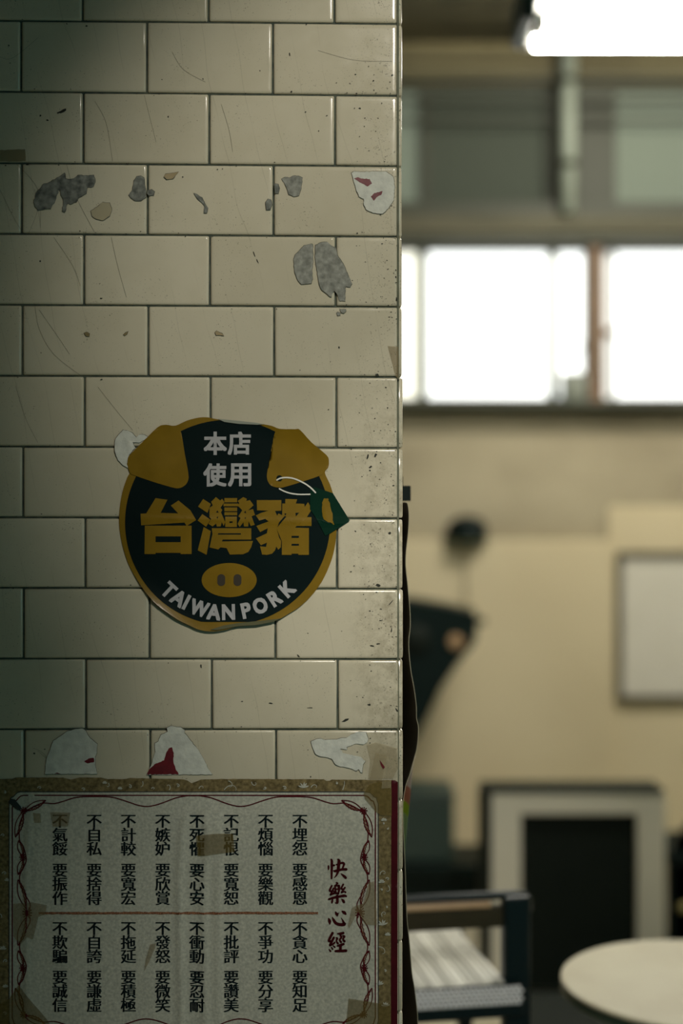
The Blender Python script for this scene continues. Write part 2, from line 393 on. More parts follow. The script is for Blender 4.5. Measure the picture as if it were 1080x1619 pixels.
w2 = win('window_2', p950, WX1, z_sill, z_head, [(972, 977, M['greyframe'], 'sash_frame'), (1225, 1240, M['greyframe'], 'sash_frame'), (1500, 1515, M['darkframe'], 'sash_frame')],
    [(950, 972, M['pane_grey']), (977, 1225, M['pane']), (1240, 1500, M['pane']), (1515, 1776, M['pane'])])
box('latch', bxx(950), bxx(973), YW+.03, YW+.05, bz(530), bz(518), M['wood'], w2, .003)
struct(box('trim_8', p932, p950, YW-.02, YW+.11, z_sill, z_head, M['wood'], bev=.004))
w3 = win('window_3', WX0, bxx(882), z_tr0, z_tr1, [(663, 682, M['darkframe'], 'sash_frame'), (866, 882, M['darkframe'], 'sash_frame'), (400, 420, M['darkframe'], 'sash_frame'), (100, 120, M['darkframe'], 'sash_frame')],
    [(-284, 100, M['transom']), (120, 400, M['transom']), (420, 663, M['transom_lit']), (682, 866, M['transom'])])
w4 = win('window_4', bxx(882), WX1, z_tr0, z_tr1, [(914, 976, M['darkframe'], 'sash_frame'), (1200, 1220, M['darkframe'], 'sash_frame'), (1480, 1500, M['darkframe'], 'sash_frame')],
    [(882, 914, M['transom']), (976, 1200, M['transom_lit']), (1220, 1480, M['transom_lit']), (1500, 1776, M['transom'])])
struct(box('trim_9', WX0-.03, WX1+.03, YW-.11, YW+.04, z_sill-.028, z_sill-.002, M['darkframe'], bev=.004))
# vertical pipe
bm = lathe(bmesh.new(), [(.034, 0), (.034, CEIL-z_tr0+.02)], 16, bxx(900, 5.9), YW-.08, z_tr0-.04)
pp = obj('water_pipe', bm, M['steel'], smooth=True); tag(pp, 'pale painted vertical pipe between the upper window panes', 'pipe')
for zz in (3.0, 3.35):
    obj('pipe_clip', lathe(bmesh.new(), [(.039, 0), (.039, .03)], 16, bxx(900, 5.9), YW-.08, zz), M['darkframe'], pp, True)

# ================================================================== tiled pillar
TW = .196; TH = .109
pil = empty('wall_tiled', (0, 0, 0), YAW); struct(pil)
PX_L, PX_R = -1.02, None
XR = W(630.5, 700)[0]
body = box('pillar_core', -1.02, XR, .004, .46, 0, CEIL+.03, M['grout'], pil)
box('corner_bead', XR-.0032, XR+.0006, .0015, .012, 0, CEIL+.03, M['corner'], pil, .0008)
def tile_mesh(w_, h_, name):
    bm = bmesh.new(); rings = []
    for (ins, yy, ch) in ((0, .0065, .0012), (0, .0024, .0012), (.0012, .0006, .0015), (.0036, .00008, .002), (.0075, 0, .002)):
        a, b = w_/2-ins, h_/2-ins
        pts = [(-a+ch, -b), (a-ch, -b), (a, -b+ch), (a, b-ch), (a-ch, b), (-a+ch, b), (-a, b-ch), (-a, -b+ch)]
        rings.append([bm.verts.new((x, yy, z)) for x, z in pts])
    for r0, r1 in zip(rings, rings[1:]):
        for i in range(8): bm.faces.new((r0[i], r0[(i+1) % 8], r1[(i+1) % 8], r1[i]))
    bm.faces.new(rings[-1])
    bmesh.ops.recalc_face_normals(bm, faces=bm.faces)
    if sum(f.normal.y for f in bm.faces if len(f.verts) == 8) > 0: bmesh.ops.reverse_faces(bm, faces=bm.faces)
    me = bpy.data.meshes.new(name); bm.to_mesh(me); bm.free(); me.materials.append(M['tile'])
    for p in me.polygons: p.use_smooth = True
    return me
full = tile_mesh(TW, TH, 'tile_full'); half = tile_mesh(.0955, TH, 'tile_half'); side = tile_mesh(.198, TH, 'tile_side')
Lh = [32, 144.3, 257.4, 369.3, 481.7, 594, 706, 818, 929.5, 1041.5, 1153.5, 1265.5]
Rh = [37, 151, 262.5, 374, 485, 596, 708.6, 820, 931.5, 1042.7, 1153.6, 1265.2]
def hl(k, x):
    if k < 0: a, b = Lh[0]+112*k, Rh[0]+112*k
    elif k > 11: a, b = Lh[11]+112*(k-11), Rh[11]+112*(k-11)
    else: a, b = Lh[k], Rh[k]
    return a+(b-a)*x/630
for k in range(-11, 21):
    y0, y1 = hl(k, 300), hl(k+1, 300); ym = (y0+y1)/2
    if W(300, y1)[1] < -.03: continue
    if k == -11 and W(300, y0)[1] > CEIL+.05: continue
    dr = .0045*(ym-90)
    offx = 33 if k % 2 == 0 else 131
    xr_edge = 627.5+ (.8 if ym > 1042 else 0) + .0015*(ym-90)
    xs = [offx+dr+199.2*j for j in range(-6, 4)]
    xs = [x for x in xs if x < 600 and x > -620]+[xr_edge+1.5]
    for a, b in zip([xs[0]-199]+xs, xs):
        if b-a < 30: continue
        xm = (a+b)/2; ya, yb = hl(k, xm), hl(k+1, xm)
        Xa, Z0 = W(a+1.6, ya+1.5); Xb, Z1 = W(b-1.6, yb-1.4); Z1_ = Z1
        me, ww = (full, TW) if b-a > 150 else (half, .0955)
        zt, zb = W(xm, ya+1.5)[1], W(xm, yb-1.4)[1]
        if zb < 0: zb = 0.001
        if zt > CEIL: zt = CEIL
        if zt-zb < .02: continue
        o = link('tile', me, None, pil)
        rnd = random.Random(k*31+int(a))
        o.location = ((Xa+Xb)/2, rnd.uniform(-.0003, .0003), (zt+zb)/2)
        o.scale = ((Xb-Xa)/ww, 1, (zt-zb)/TH)
        slope = math.atan2((hl(k, 630)-hl(k, 0))*.0005-(0), .63)
        o.rotation_euler = (rnd.uniform(-.003, .003), math.radians(.12 if k < 4 else 0.03), rnd.uniform(-.0025, .0025))
    # the return face of the pillar
    zt, zb = W(630, hl(k, 630)+1.5)[1], W(630, hl(k+1, 630)-1.4)[1]
    zt = min(zt, CEIL); zb = max(zb, .001)
    for j in range(2):
        o = link('tile', side, None, pil); rnd = random.Random(k*7+j)
        sh = (.0012 if k >= 5 else 0)+rnd.uniform(-.0004, .0004)
        o.location = (XR+.0055+sh, .004+.1+j*.2, (zt+zb)/2); o.scale = (1, 1, (zt-zb)/TH); o.rotation_euler = (0, 0, PI/2)

# marks and chips on the glaze
mk = bmesh.new(); rnd = random.Random(5)
def blot(cx, cy, rx, ry, rot=0):
    n = 9; ca, sa = math.cos(rot), math.sin(rot); vv = []
    for i in range(n):
        a = 2*PI*i/n; q = rnd.uniform(.55, 1.15); x = rx*q*math.cos(a); y = ry*q*math.sin(a)
        X, Z = W(cx+x*ca-y*sa, cy+x*sa+y*ca); vv.append(mk.verts.new((X, -.0006, Z)))
    mk.faces.new(vv)
for b_ in ((99, 175.5, 7, 2.5, -.4), (93, 178, 4, 1.6, -.5), (75, 190, 2.4, 1.6, 0), (64, 183, 1.5, 1.8, 0), (137, 41, 2, 1.5, 0), (266, 185, 1.6, 1.8, 0), (321, 125, 1.3, 1.3, 0), (256, 126, 1, 1, 0),
    (63.5, 413, 1.3, 1.8, 0), (160, 472, 2.2, 1.2, 0), (65, 558, 1, 1, 0), (458, 86, 1.2, 3, 0), (569, 171.5, 2.4, 1.1, .3), (577, 187, 1, 1, 0), (576, 200, 1, 1, 0), (483, 177, 1.2, 1, 0), (504, 207, 1, 1, 0),
    (411, 112, 1, 1.3, 0), (461, 145, 1.5, 1.5, 0), (564, 148, 1.6, 1, 0), (626, 438, 1.2, 2, 0), (626, 427, 1, 1.5, 0), (627, 473, 1.4, 4, 0), (614, 483, 1.6, 1, 0), (596, 593, 4, 2.4, 0), (630, 601, 2, 1.5, 0),
    (428, 1112, 3.5, 1, .1), (490, 1119, 5, .8, 0), (383, 1109, 2, .8, 0), (318, 1053, 1.2, 3.5, 0), (584, 1114, 3, 2, 0), (546, 1139, 6, 2.4, -.5), (598, 925, 4.4, 2.4, .2), (588, 1021, 4, 1.4, .3), (598, 1018, 3.4, 1.2, -.1),
    (602, 981, 3.2, .9, 0), (619, 996, 1, 4.6, 0), (618, 953, 8, .7, -.85), (627, 1122, 1.4, 3.4, -.6), (602, 963, 2, 1, 0), (581, 723, 1.8, 5.4, .2), (594, 720, 2, 4.6, .5), (586, 738, 3.6, 1.6, -.6), (616, 843, 2.4, 2.6, 0),
    (585, 744, 2, 1.4, 0), (472, 1037, 3.4, 1.2, .7), (54, 1191, 1.8, 1.6, 0), (71, 1184.5, 1.4, 1, 0), (491, 1228, 1.2, 1.6, 0), (97, 1193, 2.6, 4, .3), (487, 1185.5, 1.2, 1, 0), (16, 100, 1.5, .8, 0), (14, 72, 1.4, 1.6, 0),
    (44, 260, 3, 1.8, 0), (9, 262, 1.2, 1.2, 0), (344, 268, 1.4, 1, 0), (352, 267, 1, 1, 0), (289, 280, 1.6, 1.2, 0), (536, 550, 1.4, 2.4, 0), (402, 402, 1, 5, -.4), (407, 413, 1, 4, -.5)):
    blot(*b_)
# long hairline cracks in the glaze
for ln in (((27, 260), (60, 300), (64, 360)), ((0, 300), (25, 350), (40, 372)), ((85, 375), (115, 420), (127, 452)), ((176, 375), (186, 420), (200, 470)), ((55, 480), (62, 520), (85, 560), (128, 594)), ((62, 490), (90, 530), (110, 560)),
    ((25, 610), (40, 660), (60, 700)), ((155, 612), (185, 650), (210, 680)), ((150, 160), (168, 195), (178, 255)), ((228, 150), (238, 190), (247, 225)), ((45, 370), (60, 330), (55, 300)), ((105, 258), (120, 310), (150, 368)),
    ((272, 82), (290, 110), (325, 130)), ((350, 165), (362, 205), (368, 240)), ((52, 1183), (63, 1187), (73, 1198), (74, 1228)), ((60, 1187), (72, 1198)),
    ((503, 80), (560, 95), (620, 97)), ((0, 90), (20, 92), (60, 60))):
    ribbon(mk, smoothline(ln, 5), .28, .00055, caps=False)
# dirt gathered along joints
for i in range(420):
    x = rnd.uniform(5, 628); k = rnd.randint(0, 10); y = hl(k, x)+(rnd.choice((-1, 1)))*abs(rnd.gauss(2.4, 1.6))
    if rnd.random() < .55: x = 628-abs(rnd.gauss(0, 45)); y = rnd.uniform(100, 1220)
    r_ = rnd.uniform(.3, 1.0); blot(x, y, r_*rnd.uniform(1, 2), r_, rnd.uniform(-.5, .5))
st = obj('stain', mk, M['stain'], pil); st['kind'] = 'stuff'

# ================================================================== torn paper and tape left on the tiles
def pts_of(s, ox, oy, sc): return [(ox+a/sc, oy+b/sc) for a, b in s]
def scrap(name, pts, m, label, cat='torn paper', off=.0011, seed=1, amp=.5, reds=(), bumps=.0006):
    root = empty(name); root.rotation_euler = (0, 0, YAW)
    cx = sum(p[0] for p in pts)/len(pts); cy = sum(p[1] for p in pts)/len(pts); X, Z = W(cx, cy)
    lf = lambda x, y: bumps*max(0, noise.noise(Vector((x*.09, y*.09, seed)))+.3)+.0002
    ring = sheet('worn_edge', [(cx+(x-cx)*1.0+(1 if x > cx else -1)*.55, cy+(y-cy)+(1 if y > cy else -1)*.55) for x, y in jag(pts, amp, 3, seed)], off-.00025, M['rim'], root, lf, cut=6)
    o = sheet('paper_layer', jag(pts, amp, 3, seed), off, m, root, lf, cut=6)
    for r_ in reds: sheet('red_print', jag(r_, .5, 2.5, seed), off+.00025, M['scrap_red'], root, lf, cut=6)
    tag(root, label, cat)
    return root
z1 = lambda s: pts_of(s, 0, 240, 4.32); z2 = lambda s: pts_of(s, 240, 250, 2.7)
scrap('torn_paper', z1([(232,345),(245,285),(290,230),(350,205),(390,180),(440,145),(450,185),(500,185),(530,160),(570,165),(640,160),(652,200),(640,240),(600,245),(590,285),(545,310),(520,345),(480,360),(465,350),(440,415),(425,405),(435,340),(415,280),(405,250),(395,290),(375,350),(350,390),(300,395),(262,400),(240,375)]), M['scrap_dark'], 'large dark grey two-lobed paper residue on the fourth row of tiles', amp=.9, seed=2)
scrap('torn_paper', z1([(880,295),(905,260),(915,200),(935,170),(960,165),(985,180),(990,230),(998,260),(1000,310),(965,335),(920,335),(895,315)]), M['scrap_dark'], 'small bell-shaped grey paper residue touching a vertical joint', seed=3)
scrap('glue_spot', z1([(622,405),(640,395),(680,365),(700,345),(750,350),(765,400),(750,440),(700,470),(660,460),(630,440)]), mat('pale_glue', (0.42, 0.37, 0.24), .7), 'pale round glue scab below the two-lobed grey residue', 'glue spot', seed=4)
scrap('torn_paper', z1([(1010,265),(1035,258),(1058,275),(1050,298),(1020,300),(1005,285)]), M['scrap_dark'], 'tiny grey crumb just right of the bell-shaped residue', seed=5, amp=.2)
scrap('glue_spot', z2([(52,80),(60,68),(115,60),(90,88),(65,92)]), M['scrap_tan'], 'small tan tear-drop glue spot near the top of a tile', 'glue spot', seed=6, amp=.3)
scrap('torn_paper', z2([(180,150),(195,155),(215,170),(225,190),(240,212),(235,235),(222,235),(225,205),(215,192),(195,175)]), M['scrap_dark'], 'thin slanting grey paper streak under the tan glue spot', seed=7, amp=.3)
scrap('torn_paper', z2([(486,190),(497,175),(510,180),(514,200),(506,220),(490,222)]), M['scrap_dark'], 'small oval grey residue hugging the left of a joint', seed=8, amp=.3)
scrap('torn_paper', z2([(524,110),(540,112),(546,130),(540,152),(526,150)]), M['scrap_dark'], 'narrow grey residue just right of the joint beside the oval one', seed=9, amp=.3)
scrap('torn_paper', z2([(555,90),(570,82),(590,85),(600,77),(625,77),(643,85),(638,130),(628,160),(605,165),(585,155),(575,125),(565,105)]), M['scrap_grey'], 'grey tooth-shaped scrap of torn paper on the fourth row', seed=10)
scrap('torn_paper', z2([(852,65),(862,58),(900,60),(950,58),(1000,58),(1030,80),(1037,120),(1033,180),(1010,215),(985,238),(945,235),(915,220),(905,200),(905,175),(885,165),(870,125),(860,90)]), M['scrap_white'], 'pale torn paper scrap with two red flecks beside the pillar edge', seed=11,
    reds=[z2([(863,88),(880,82),(895,88),(930,90),(940,110),(920,122),(905,112),(885,103)]), z2([(935,165),(950,150),(985,142),(980,158),(960,168),(948,183)])])
z3 = lambda s: pts_of(s, 400, 370, 4.5)
scrap('torn_paper', z3([(290,180),(300,150),(335,115),(365,82),(420,72),(425,80),(428,200),(420,250),(425,320),(415,352),(345,358),(320,330),(295,260)]), M['scrap_grey'], 'smaller left half of the split grey paper patch', seed=12)
scrap('torn_paper', z3([(445,80),(490,60),(530,58),(560,85),(590,100),(600,150),(640,210),(660,255),(690,320),(705,355),(690,380),(660,375),(655,420),(655,480),(635,475),(615,478),(600,430),(580,405),(570,415),(560,450),(545,445),(520,420),(490,400),(470,350),(462,300),(450,230),(442,150)]), M['scrap_grey'], 'larger ragged right half of the split grey paper patch', seed=13)
scrap('torn_paper', z3([(595,565),(605,555),(622,565),(618,580),(602,582)]), M['scrap_grey'], 'tiny grey paper ring below the split grey patch', seed=14, amp=.2)
scrap('torn_paper', z3([(618,538),(660,538),(662,552),(645,565),(630,560)]), M['scrap_grey'], 'tiny pale chip of paper on the top edge of a tile', seed=15, amp=.2)
for i, (x, y) in enumerate(((137, 529), (199, 527))):
    scrap('glue_spot', [(x-4, y-2), (x+1, y-4), (x+5, y-1), (x+4, y+3), (x, y+3)] if i == 0 else [(x-4, y+2), (x, y-1), (x+4, y-3), (x+2, y+1), (x-1, y+4)], mat('olive_glue', (0.20, 0.155, 0.06), .6), ('tiny olive glue dot, the left one of two on the same tile', 'tiny olive glue tick, the right one of two on the same tile')[i], 'glue spot', seed=20+i, amp=.2)
scrap('glue_spot', [(340, 526), (343, 523), (347, 526), (351, 527), (354, 531), (348, 530), (342, 530)], M['scrap_tan'], 'tiny tan glue squiggle on the middle tile above the sticker', 'glue spot', seed=23, amp=.2)
z6 = lambda s: pts_of(s, 170, 660, 6)
scrap('torn_paper', z6([(70,240),(80,200),(150,118),(190,125),(240,150),(275,190),(300,165),(350,165),(385,185),(350,215),(300,240),(240,235),(265,290),(240,310),(200,370),(185,440),(195,480),(150,455),(100,405),(72,320)]), M['scrap_white'], 'curled white paper scrap peeking out behind the sticker ear', seed=16, bumps=.0015, off=.0009)
z7 = lambda s: pts_of(s, 50, 1140, 3.6)
scrap('torn_paper', z7([(75,300),(85,215),(125,110),(150,95),(200,60),(250,45),(290,42),(310,55),(325,85),(345,105),(375,130),(372,180),(360,205),(365,260),(375,300)]), M['scrap_white'], 'leftmost white domed paper remnant above the poster', seed=17,
    reds=[z7([(300,228),(325,212),(355,208),(357,232),(320,240)]), z7([(130,300),(145,292),(168,300)])])
scrap('torn_paper', z7([(655,305),(680,255),(690,215),(705,175),(702,125),(722,115),(735,80),(775,60),(770,38),(790,28),(850,35),(872,50),(870,68),(890,90),(930,140),(950,165),(985,225),(1005,270),(1030,303)]), M['scrap_white'], 'white paper remnant with a large red peak above the poster', seed=18,
    reds=[z7([(657,303),(670,275),(700,245),(755,222),(765,185),(780,155),(800,148),(810,180),(808,230),(820,270),(838,302)])])
z8 = lambda s: pts_of(s, 480, 1140, 6.75)
scrap('torn_paper', z8([(80,215),(105,205),(140,190),(180,185),(230,200),(300,195),(350,195),(400,180),(455,178),(500,145),(560,120),(620,115),(665,118),(675,150),(690,190),(680,225),(640,250),(560,240),(500,262),(460,275),(465,305),(390,295),(420,340),(480,350),(560,370),(610,380),(660,425),(635,460),(628,550),(605,545),(590,510),(560,530),(500,505),(440,490),(380,480),(340,460),(300,400),(240,385),(180,375),(130,350),(110,310),(90,260)]), M['scrap_white'], 'white forked paper remnant above the poster near the pillar edge', seed=19)
def tape(pts, m, label, off=.0021, cut=8, lift=flat, amp=.15):
    root = sheet('tape_strip', jag(pts, amp, 5, 3), off, m, None, lift, cut=cut); root.rotation_euler = (0, 0, YAW)
    tag(root, label, 'tape'); return root
tape(z8([(675,255),(770,225),(1000,290),(1010,500),(950,612),(690,615),(710,420)]), M['tape_pale'], 'wide pale tape square above the poster corner', off=.0016)
t_ = tape(z8([(770,335),(895,365),(835,640),(700,640)]), M['tape_pale'], 'narrow slanting tape strip with a red sliver above the poster', off=.0019)
sheet('red_sliver', z8([(810,410),(868,490),(850,510),(825,470)]), .0022, M['scrap_red'], t_)
tape(z3([(958,797),(1036,803),(1036,1030),(1015,1015)]), M['tape'], 'brown triangular tape remnant on the pillar edge', off=.0012)
tape([(-8, 238), (40, 236), (41, 255), (-8, 256)], M['tape_dark'], 'dirty brown tape remnant high at the left tiles', off=.0012, amp=.6)

# ================================================================== pig sticker
SC = (360, 826)
def sl(x, y):
    dx, dy = x-SC[0], y-SC[1]; r = math.hypot(dx, dy); a = math.degrees(math.atan2(dy, dx))   # y down: 90 = bottom
    e = 0
    q = max(0, (r-140)/32)
    e += .0065*q*q*math.exp(-((a-128)/18)**2)
    e += .0060*q*q*math.exp(-((a-82)/26)**2)
    e += .0030*q*q*math.exp(-((a+60)/22)**2)+.0022*q*q*math.exp(-((a+120)/14)**2)
    e += .0010*math.exp(-((y-822-.02*dx)/3.2)**2)*(1 if x > 215 else 0)
    e += .0007*math.exp(-((y-742)/16)**2)*math.exp(-((x-250)/30)**2)
    e += .0005*noise.noise(Vector((x*.02, y*.02, 1)))
    return e
stk = empty('pig_sticker'); stk.rotation_euler = (0, 0, YAW)
tag(stk, 'round black and yellow pig-head sticker with curled rim on the tiles', 'sticker')
c1 = lambda s: pts_of(s, 170, 640, 2.7)
outline = c1([(215,97),(250,86),(290,90),(340,68),(390,55),(430,54),(470,62),(560,72),(640,80),(700,90),(735,103),(800,105),(822,108),(870,160),(935,215),(945,240),(942,268),(928,290),(950,340),(968,400),(977,460),(978,533),(970,610),(950,680),(915,755),(870,815),(820,862),(775,890),(720,920),(640,938),(560,945),(500,960),(440,966),(390,958),(350,940),(300,915),(250,880),(200,840),(150,780),(100,700),(70,620),(52,530),(52,450),(65,370),(85,310),(95,290),(85,265),(83,240),(95,215),(150,160)])
outline = smoothline(outline, 3, True)
sheet('yellow_rim', outline, .0014, M['yellow'], stk, sl, cut=6, rim=.0008)
disc = []
for i in range(120):
    a = 2*PI*i/120; r = 162
    x, y = SC[0]+r*math.cos(a), SC[1]+r*math.sin(a)
    t = max(0, math.cos(a+PI/2)); 
    if y < 690: y = max(y, 664+ (x-330)*.045+max(0, (x-400))*.12)
    bb = 986 if x < 400 else 986-(x-400)*.12
    y = min(y, bb-3)
    disc.append((x, y))
sheet('black_face', disc, .0019, M['stickerblack'], stk, sl, cut=6)
def ear(pts): return sheet('ear', smoothline(pts, 3, True), .0024, M['yellow'], stk, sl, cut=6)
ear([(285,681),(288,690),(292.5,718),(297.5,745),(298,758),(293,767),(283,772),(270,770),(240,761),(214,752),(206,748),(202.5,736),(203,724),(215,710),(235,692),(246,680),(262,674.5),(276,676)])
ear([(436,681.5),(430,712),(423,743.7),(422.6,758),(429,768),(442,771),(451.5,769.6),(480,761),(506,752),(512,747),(517.5,738),(517.5,727),(505,713),(491,699),(474,682),(455,679.5)])
sheet('snout', [(362.5+43.5*math.cos(2*PI*i/48), 917+27*math.sin(2*PI*i/48)) for i in range(48)], .0024, M['yellow'], stk, sl, cut=6)
for x in (350, 375.7):
    pts = [(x+6.2*math.cos(2*PI*i/24), 917+(3.5 if math.sin(2*PI*i/24) > 0 else -3.5)+5.8*math.sin(2*PI*i/24)) for i in range(24)]
    sheet('nostril', pts, .0028, M['nostril'], stk, sl)
ring8 = lambda r: [(dx, dy) for dx in (-r*.85, 0, r*.85) for dy in (-r*.85, 0, r*.85)]
for ch, cx, cy in (('本', 340.5, 701), ('店', 378.5, 701), ('使', 340, 751), ('用', 379, 751)):
    bm = bmesh.new(); put_cjk(bm, ch, cx, cy, 34.5, 34.5, .0024, sl, shifts=ring8(1.35), fit=True); obj('lettering', bm, M['stickerwhite'], stk)
cz_ = lambda q: pts_of(q, 210, 780, 3.724)
BIG = [([[(135,28),(205,38),(165,115),(268,118),(225,72),(270,42),(340,100),(374,157),(318,192),(305,172),(50,188),(47,120),(80,118)], [(72,190),(347,190),(347,357),(282,357),(282,350),(135,350),(135,357),(70,357)]],
        [[(135,253),(283,253),(283,287),(135,287)]]),
       ([[(415,33),(460,62),(440,115),(385,78)], [(410,122),(458,155),(432,197),(383,160)], [(418,198),(460,222),(435,362),(383,335)],
         [(452,85),(472,72),(462,50),(490,22),(515,42),(527,32),(540,52),(517,85),(528,98),(520,112),(545,170),(535,192),(525,168),(518,195),(495,195),(492,178),(470,195),(447,180),(462,150),(452,140)],
         [(540,28),(615,28),(615,53),(540,53)], [(535,60),(622,60),(622,76),(535,76)], [(540,83),(615,83),(615,105),(540,105)], [(540,111),(615,111),(615,129),(540,129)], [(545,137),(613,137),(613,198),(545,198)],
         [(618,72),(628,58),(618,45),(650,22),(672,32),(668,45),(690,40),(712,70),(680,100),(708,92),(720,128),(700,135),(718,185),(695,192),(682,165),(680,195),(655,195),(652,170),(630,198),(618,180),(635,145),(622,135),(645,100)],
         [(466,205),(698,205),(698,272),(530,272),(525,283),(708,280),(697,318),(680,345),(650,358),(572,360),(553,322),(517,318),(503,330),(453,318),(470,240)]],
        [[(505,235),(637,235),(637,243),(500,243)], [(570,165),(588,165),(588,176),(570,176)], [(490,112),(500,100),(506,115)], [(492,140),(505,135),(500,150)], [(655,112),(665,102),(668,118)], [(655,142),(668,136),(664,152)]]),
       ([[(730,40),(875,40),(875,102),(838,104),(850,132),(858,118),(893,135),(862,170),(848,210),(862,260),(874,280),(872,318),(856,332),(845,312),(838,335),(820,355),(790,362),(762,360),(750,312),(785,315),(790,290),(755,305),(725,265),(790,235),(795,205),(750,228),(728,192),(800,165),(780,150),(745,160),(725,130),(755,115),(800,102),(732,100)],
         [(898,33),(968,35),(960,60),(1010,62),(1012,80),(1032,52),(1045,75),(1050,100),(1025,140),(1052,140),(1052,192),(965,192),(955,202),(1037,204),(1037,362),(975,362),(975,355),(935,355),(935,362),(878,362),(878,282),(850,215),(848,205),(880,165),(905,137),(880,130),(880,60),(898,60)]],
        [[(958,115),(981,113),(960,136)], [(935,250),(978,250),(978,262),(935,262)], [(935,297),(978,297),(978,308),(935,308)], [(893,118),(905,118),(898,133)]])]
for solid, holes in BIG:
    bmm = None; root_ = None
    for k_, q in enumerate(solid):
        o = sheet('stroke' if k_ else 'lettering', cz_(q), .0025+k_*.00001, M['yellow'], root_ or stk, sl, cut=5)
        if root_ is None: root_ = o
    for q in holes: sheet('counter', cz_(q), .0027, M['stickerblack'], root_, sl, cut=5)
# TAIWAN PORK on an arc
word = 'TAIWAN PORK'
info = [('T', 267, 933, -43), ('A', 283, 945.5, -34), ('I', 295, 952, -27), ('W', 315.5, 961.5, -17), ('A', 338.5, 967.5, -6), ('N', 361.5, 967.5, 1.5), ('P', 389.5, 965, 12), ('O', 411.5, 957.5, 23), ('R', 434.5, 945.5, 33), ('K', 454.5, 930.5, 42)]
for ch, cx, cy, ang in info:
    vs, fs = glyph(ch); bm = bmesh.new()
    xs = [v.x for v in vs]; ys = [v.y for v in vs]; mx, my = (min(xs)+max(xs))/2, (min(ys)+max(ys))/2
    hh = 22.5/(max(ys)-min(ys)); wk = {'W': .8, 'I': 1, 'O': .86, 'N': .88}.get(ch, .9)
    a = math.radians(-ang); ca, sa = math.cos(a), math.sin(a)
    for n, (sx, sy) in enumerate(ring8(1.45)):
        vv = []
        for v in vs:
            x = (v.x-mx)*hh*wk+sx; y = -(v.y-my)*hh+sy
            px, py = cx+x*ca-y*sa, cy+x*sa+y*ca
            # y grows downward, the angle is counter-clockwise in the picture
            X, Z = W(px, py); vv.append(bm.verts.new((X, -(.0024+sl(px, py)+n*2e-6), Z)))
        for f in fs: bm.faces.new([vv[i] for i in f])
    obj('lettering', bm, M['stickerwhite'], stk)
c5 = lambda s: pts_of(s, 430, 740, 8.31)
sheet('cord_hole', [(441.9+4.8*math.cos(2*PI*i/20), 756.3+4.9*math.sin(2*PI*i/20)) for i in range(20)], .0028, M['stickerblack'], stk, sl)
bm = bmesh.new(); ribbon(bm, smoothline(c5([(66,158),(110,135),(190,125),(280,137),(370,172),(450,215),(520,268),(572,322)]), 4), 2.3, .0034, sl); obj('tag_cord', bm, M['tagwhite'], stk)
bm = bmesh.new(); ribbon(bm, smoothline(c5([(98,272),(150,300),(220,326),(300,341),(390,347),(500,345)]), 4), 2.1, .0030, sl); obj('tag_cord', bm, M['tagwhite'], stk)
tg = sheet('green_tag', c5([(555,250),(800,330),(1022,688),(870,790),(760,862),(700,888),(575,650),(500,540),(505,290)]), .0030, M['green'], stk, sl, cut=6, rim=.0010)
sheet('island_emblem', c5([(683,400),(700,398),(712,402),(738,398),(745,412),(738,425),(750,440),(762,462),(765,500),(780,560),(797,600),(799,660),(798,690),(812,715),(820,745),(808,745),(790,725),(765,714),(735,710),(710,692),(682,675),(665,630),(658,560),(657,520),(662,480),(658,455),(672,425)]), .0034, M['yellow'], tg, sl)
sheet('folded_rim', c1([(470,60),(560,69),(640,78),(672,84),(640,86),(560,82),(500,74)]), .0036, M['foldback'], stk, sl)
sheet('folded_rim', c1([(495,941),(560,930),(640,922),(740,911),(705,925),(640,938),(560,943),(500,955),(470,960),(440,958)]), .0034, M['foldgreen'], stk, sl, cut=6)

# ================================================================== poster
def pl_(x, y):
    e = .0006*(noise.noise(Vector((x*.012, y*.006, 4)))+.5)
    def ridge(pts, w_, h_):
        v = 0
        for a, b in zip(pts, pts[1:]):
            if (a[1]-y)*(b[1]-y) <= 0 and a[1] != b[1]:
                xx = a[0]+(b[0]-a[0])*(y-a[1])/(b[1]-a[1]); q_ = min(1, max(0, (y-pts[0][1])/45)); v = max(v, h_*q_*q_*(3-2*q_)*math.exp(-((x-xx)/w_)**2))
        return v
    e += ridge([(322, 1262), (316, 1275), (296, 1285), (288, 1320), (284, 1400), (286, 1520), (288, 1660)], 6, .0034)
    e += ridge([(330, 1262), (326, 1290), (330, 1340), (322, 1400), (326, 1660)], 8, .0034)
    e += ridge([(344, 1262), (342, 1300), (346, 1345), (345, 1660)], 9, .0026)
    e += ridge([(50, 1240), (47, 1300), (42, 1400), (44, 1660)], 5, .0026)
    e += ridge([(62, 1240), (58, 1350), (52, 1660)], 10, .0014)
    e += .0010*math.exp(-((x-240)/16)**2)*math.exp(-((y-1600)/90)**2)
    e += .0014*math.exp(-((y-1232)/7)**2)*(0.5+noise.noise(Vector((x*.04, 0, 8))))
    return e
pos = empty('wall_poster'); pos.rotation_euler = (0, 0, YAW)
tag(pos, 'creased paper poster of black vertical script in a gold border', 'poster')
top = [(-17, 1232), (20, 1231), (25, 1229), (100, 1229), (112, 1232), (125, 1229), (160, 1229), (170, 1231.5), (200, 1231), (206, 1229.5), (245, 1230.5), (270, 1231), (290, 1232), (296, 1233.5), (303, 1238), (318, 1232), (345, 1231.5), (350, 1231), (480, 1231.5), (512, 1231.5), (516, 1234), (521, 1234), (525, 1232), (600, 1233), (624, 1233), (629, 1236)]
bot = 1652
sheet('gold_border', [p for a, b in zip(top, top[1:]) for p in jag([a, b], .35, 6, int(a[0]))[:max(1, int(math.dist(a, b)/6))]]+[top[-1]]+[(628.6, 1400), (628.3, bot), (-17, bot)], .0012, M['gold'], pos, pl_, cut=4, rim=.0005)
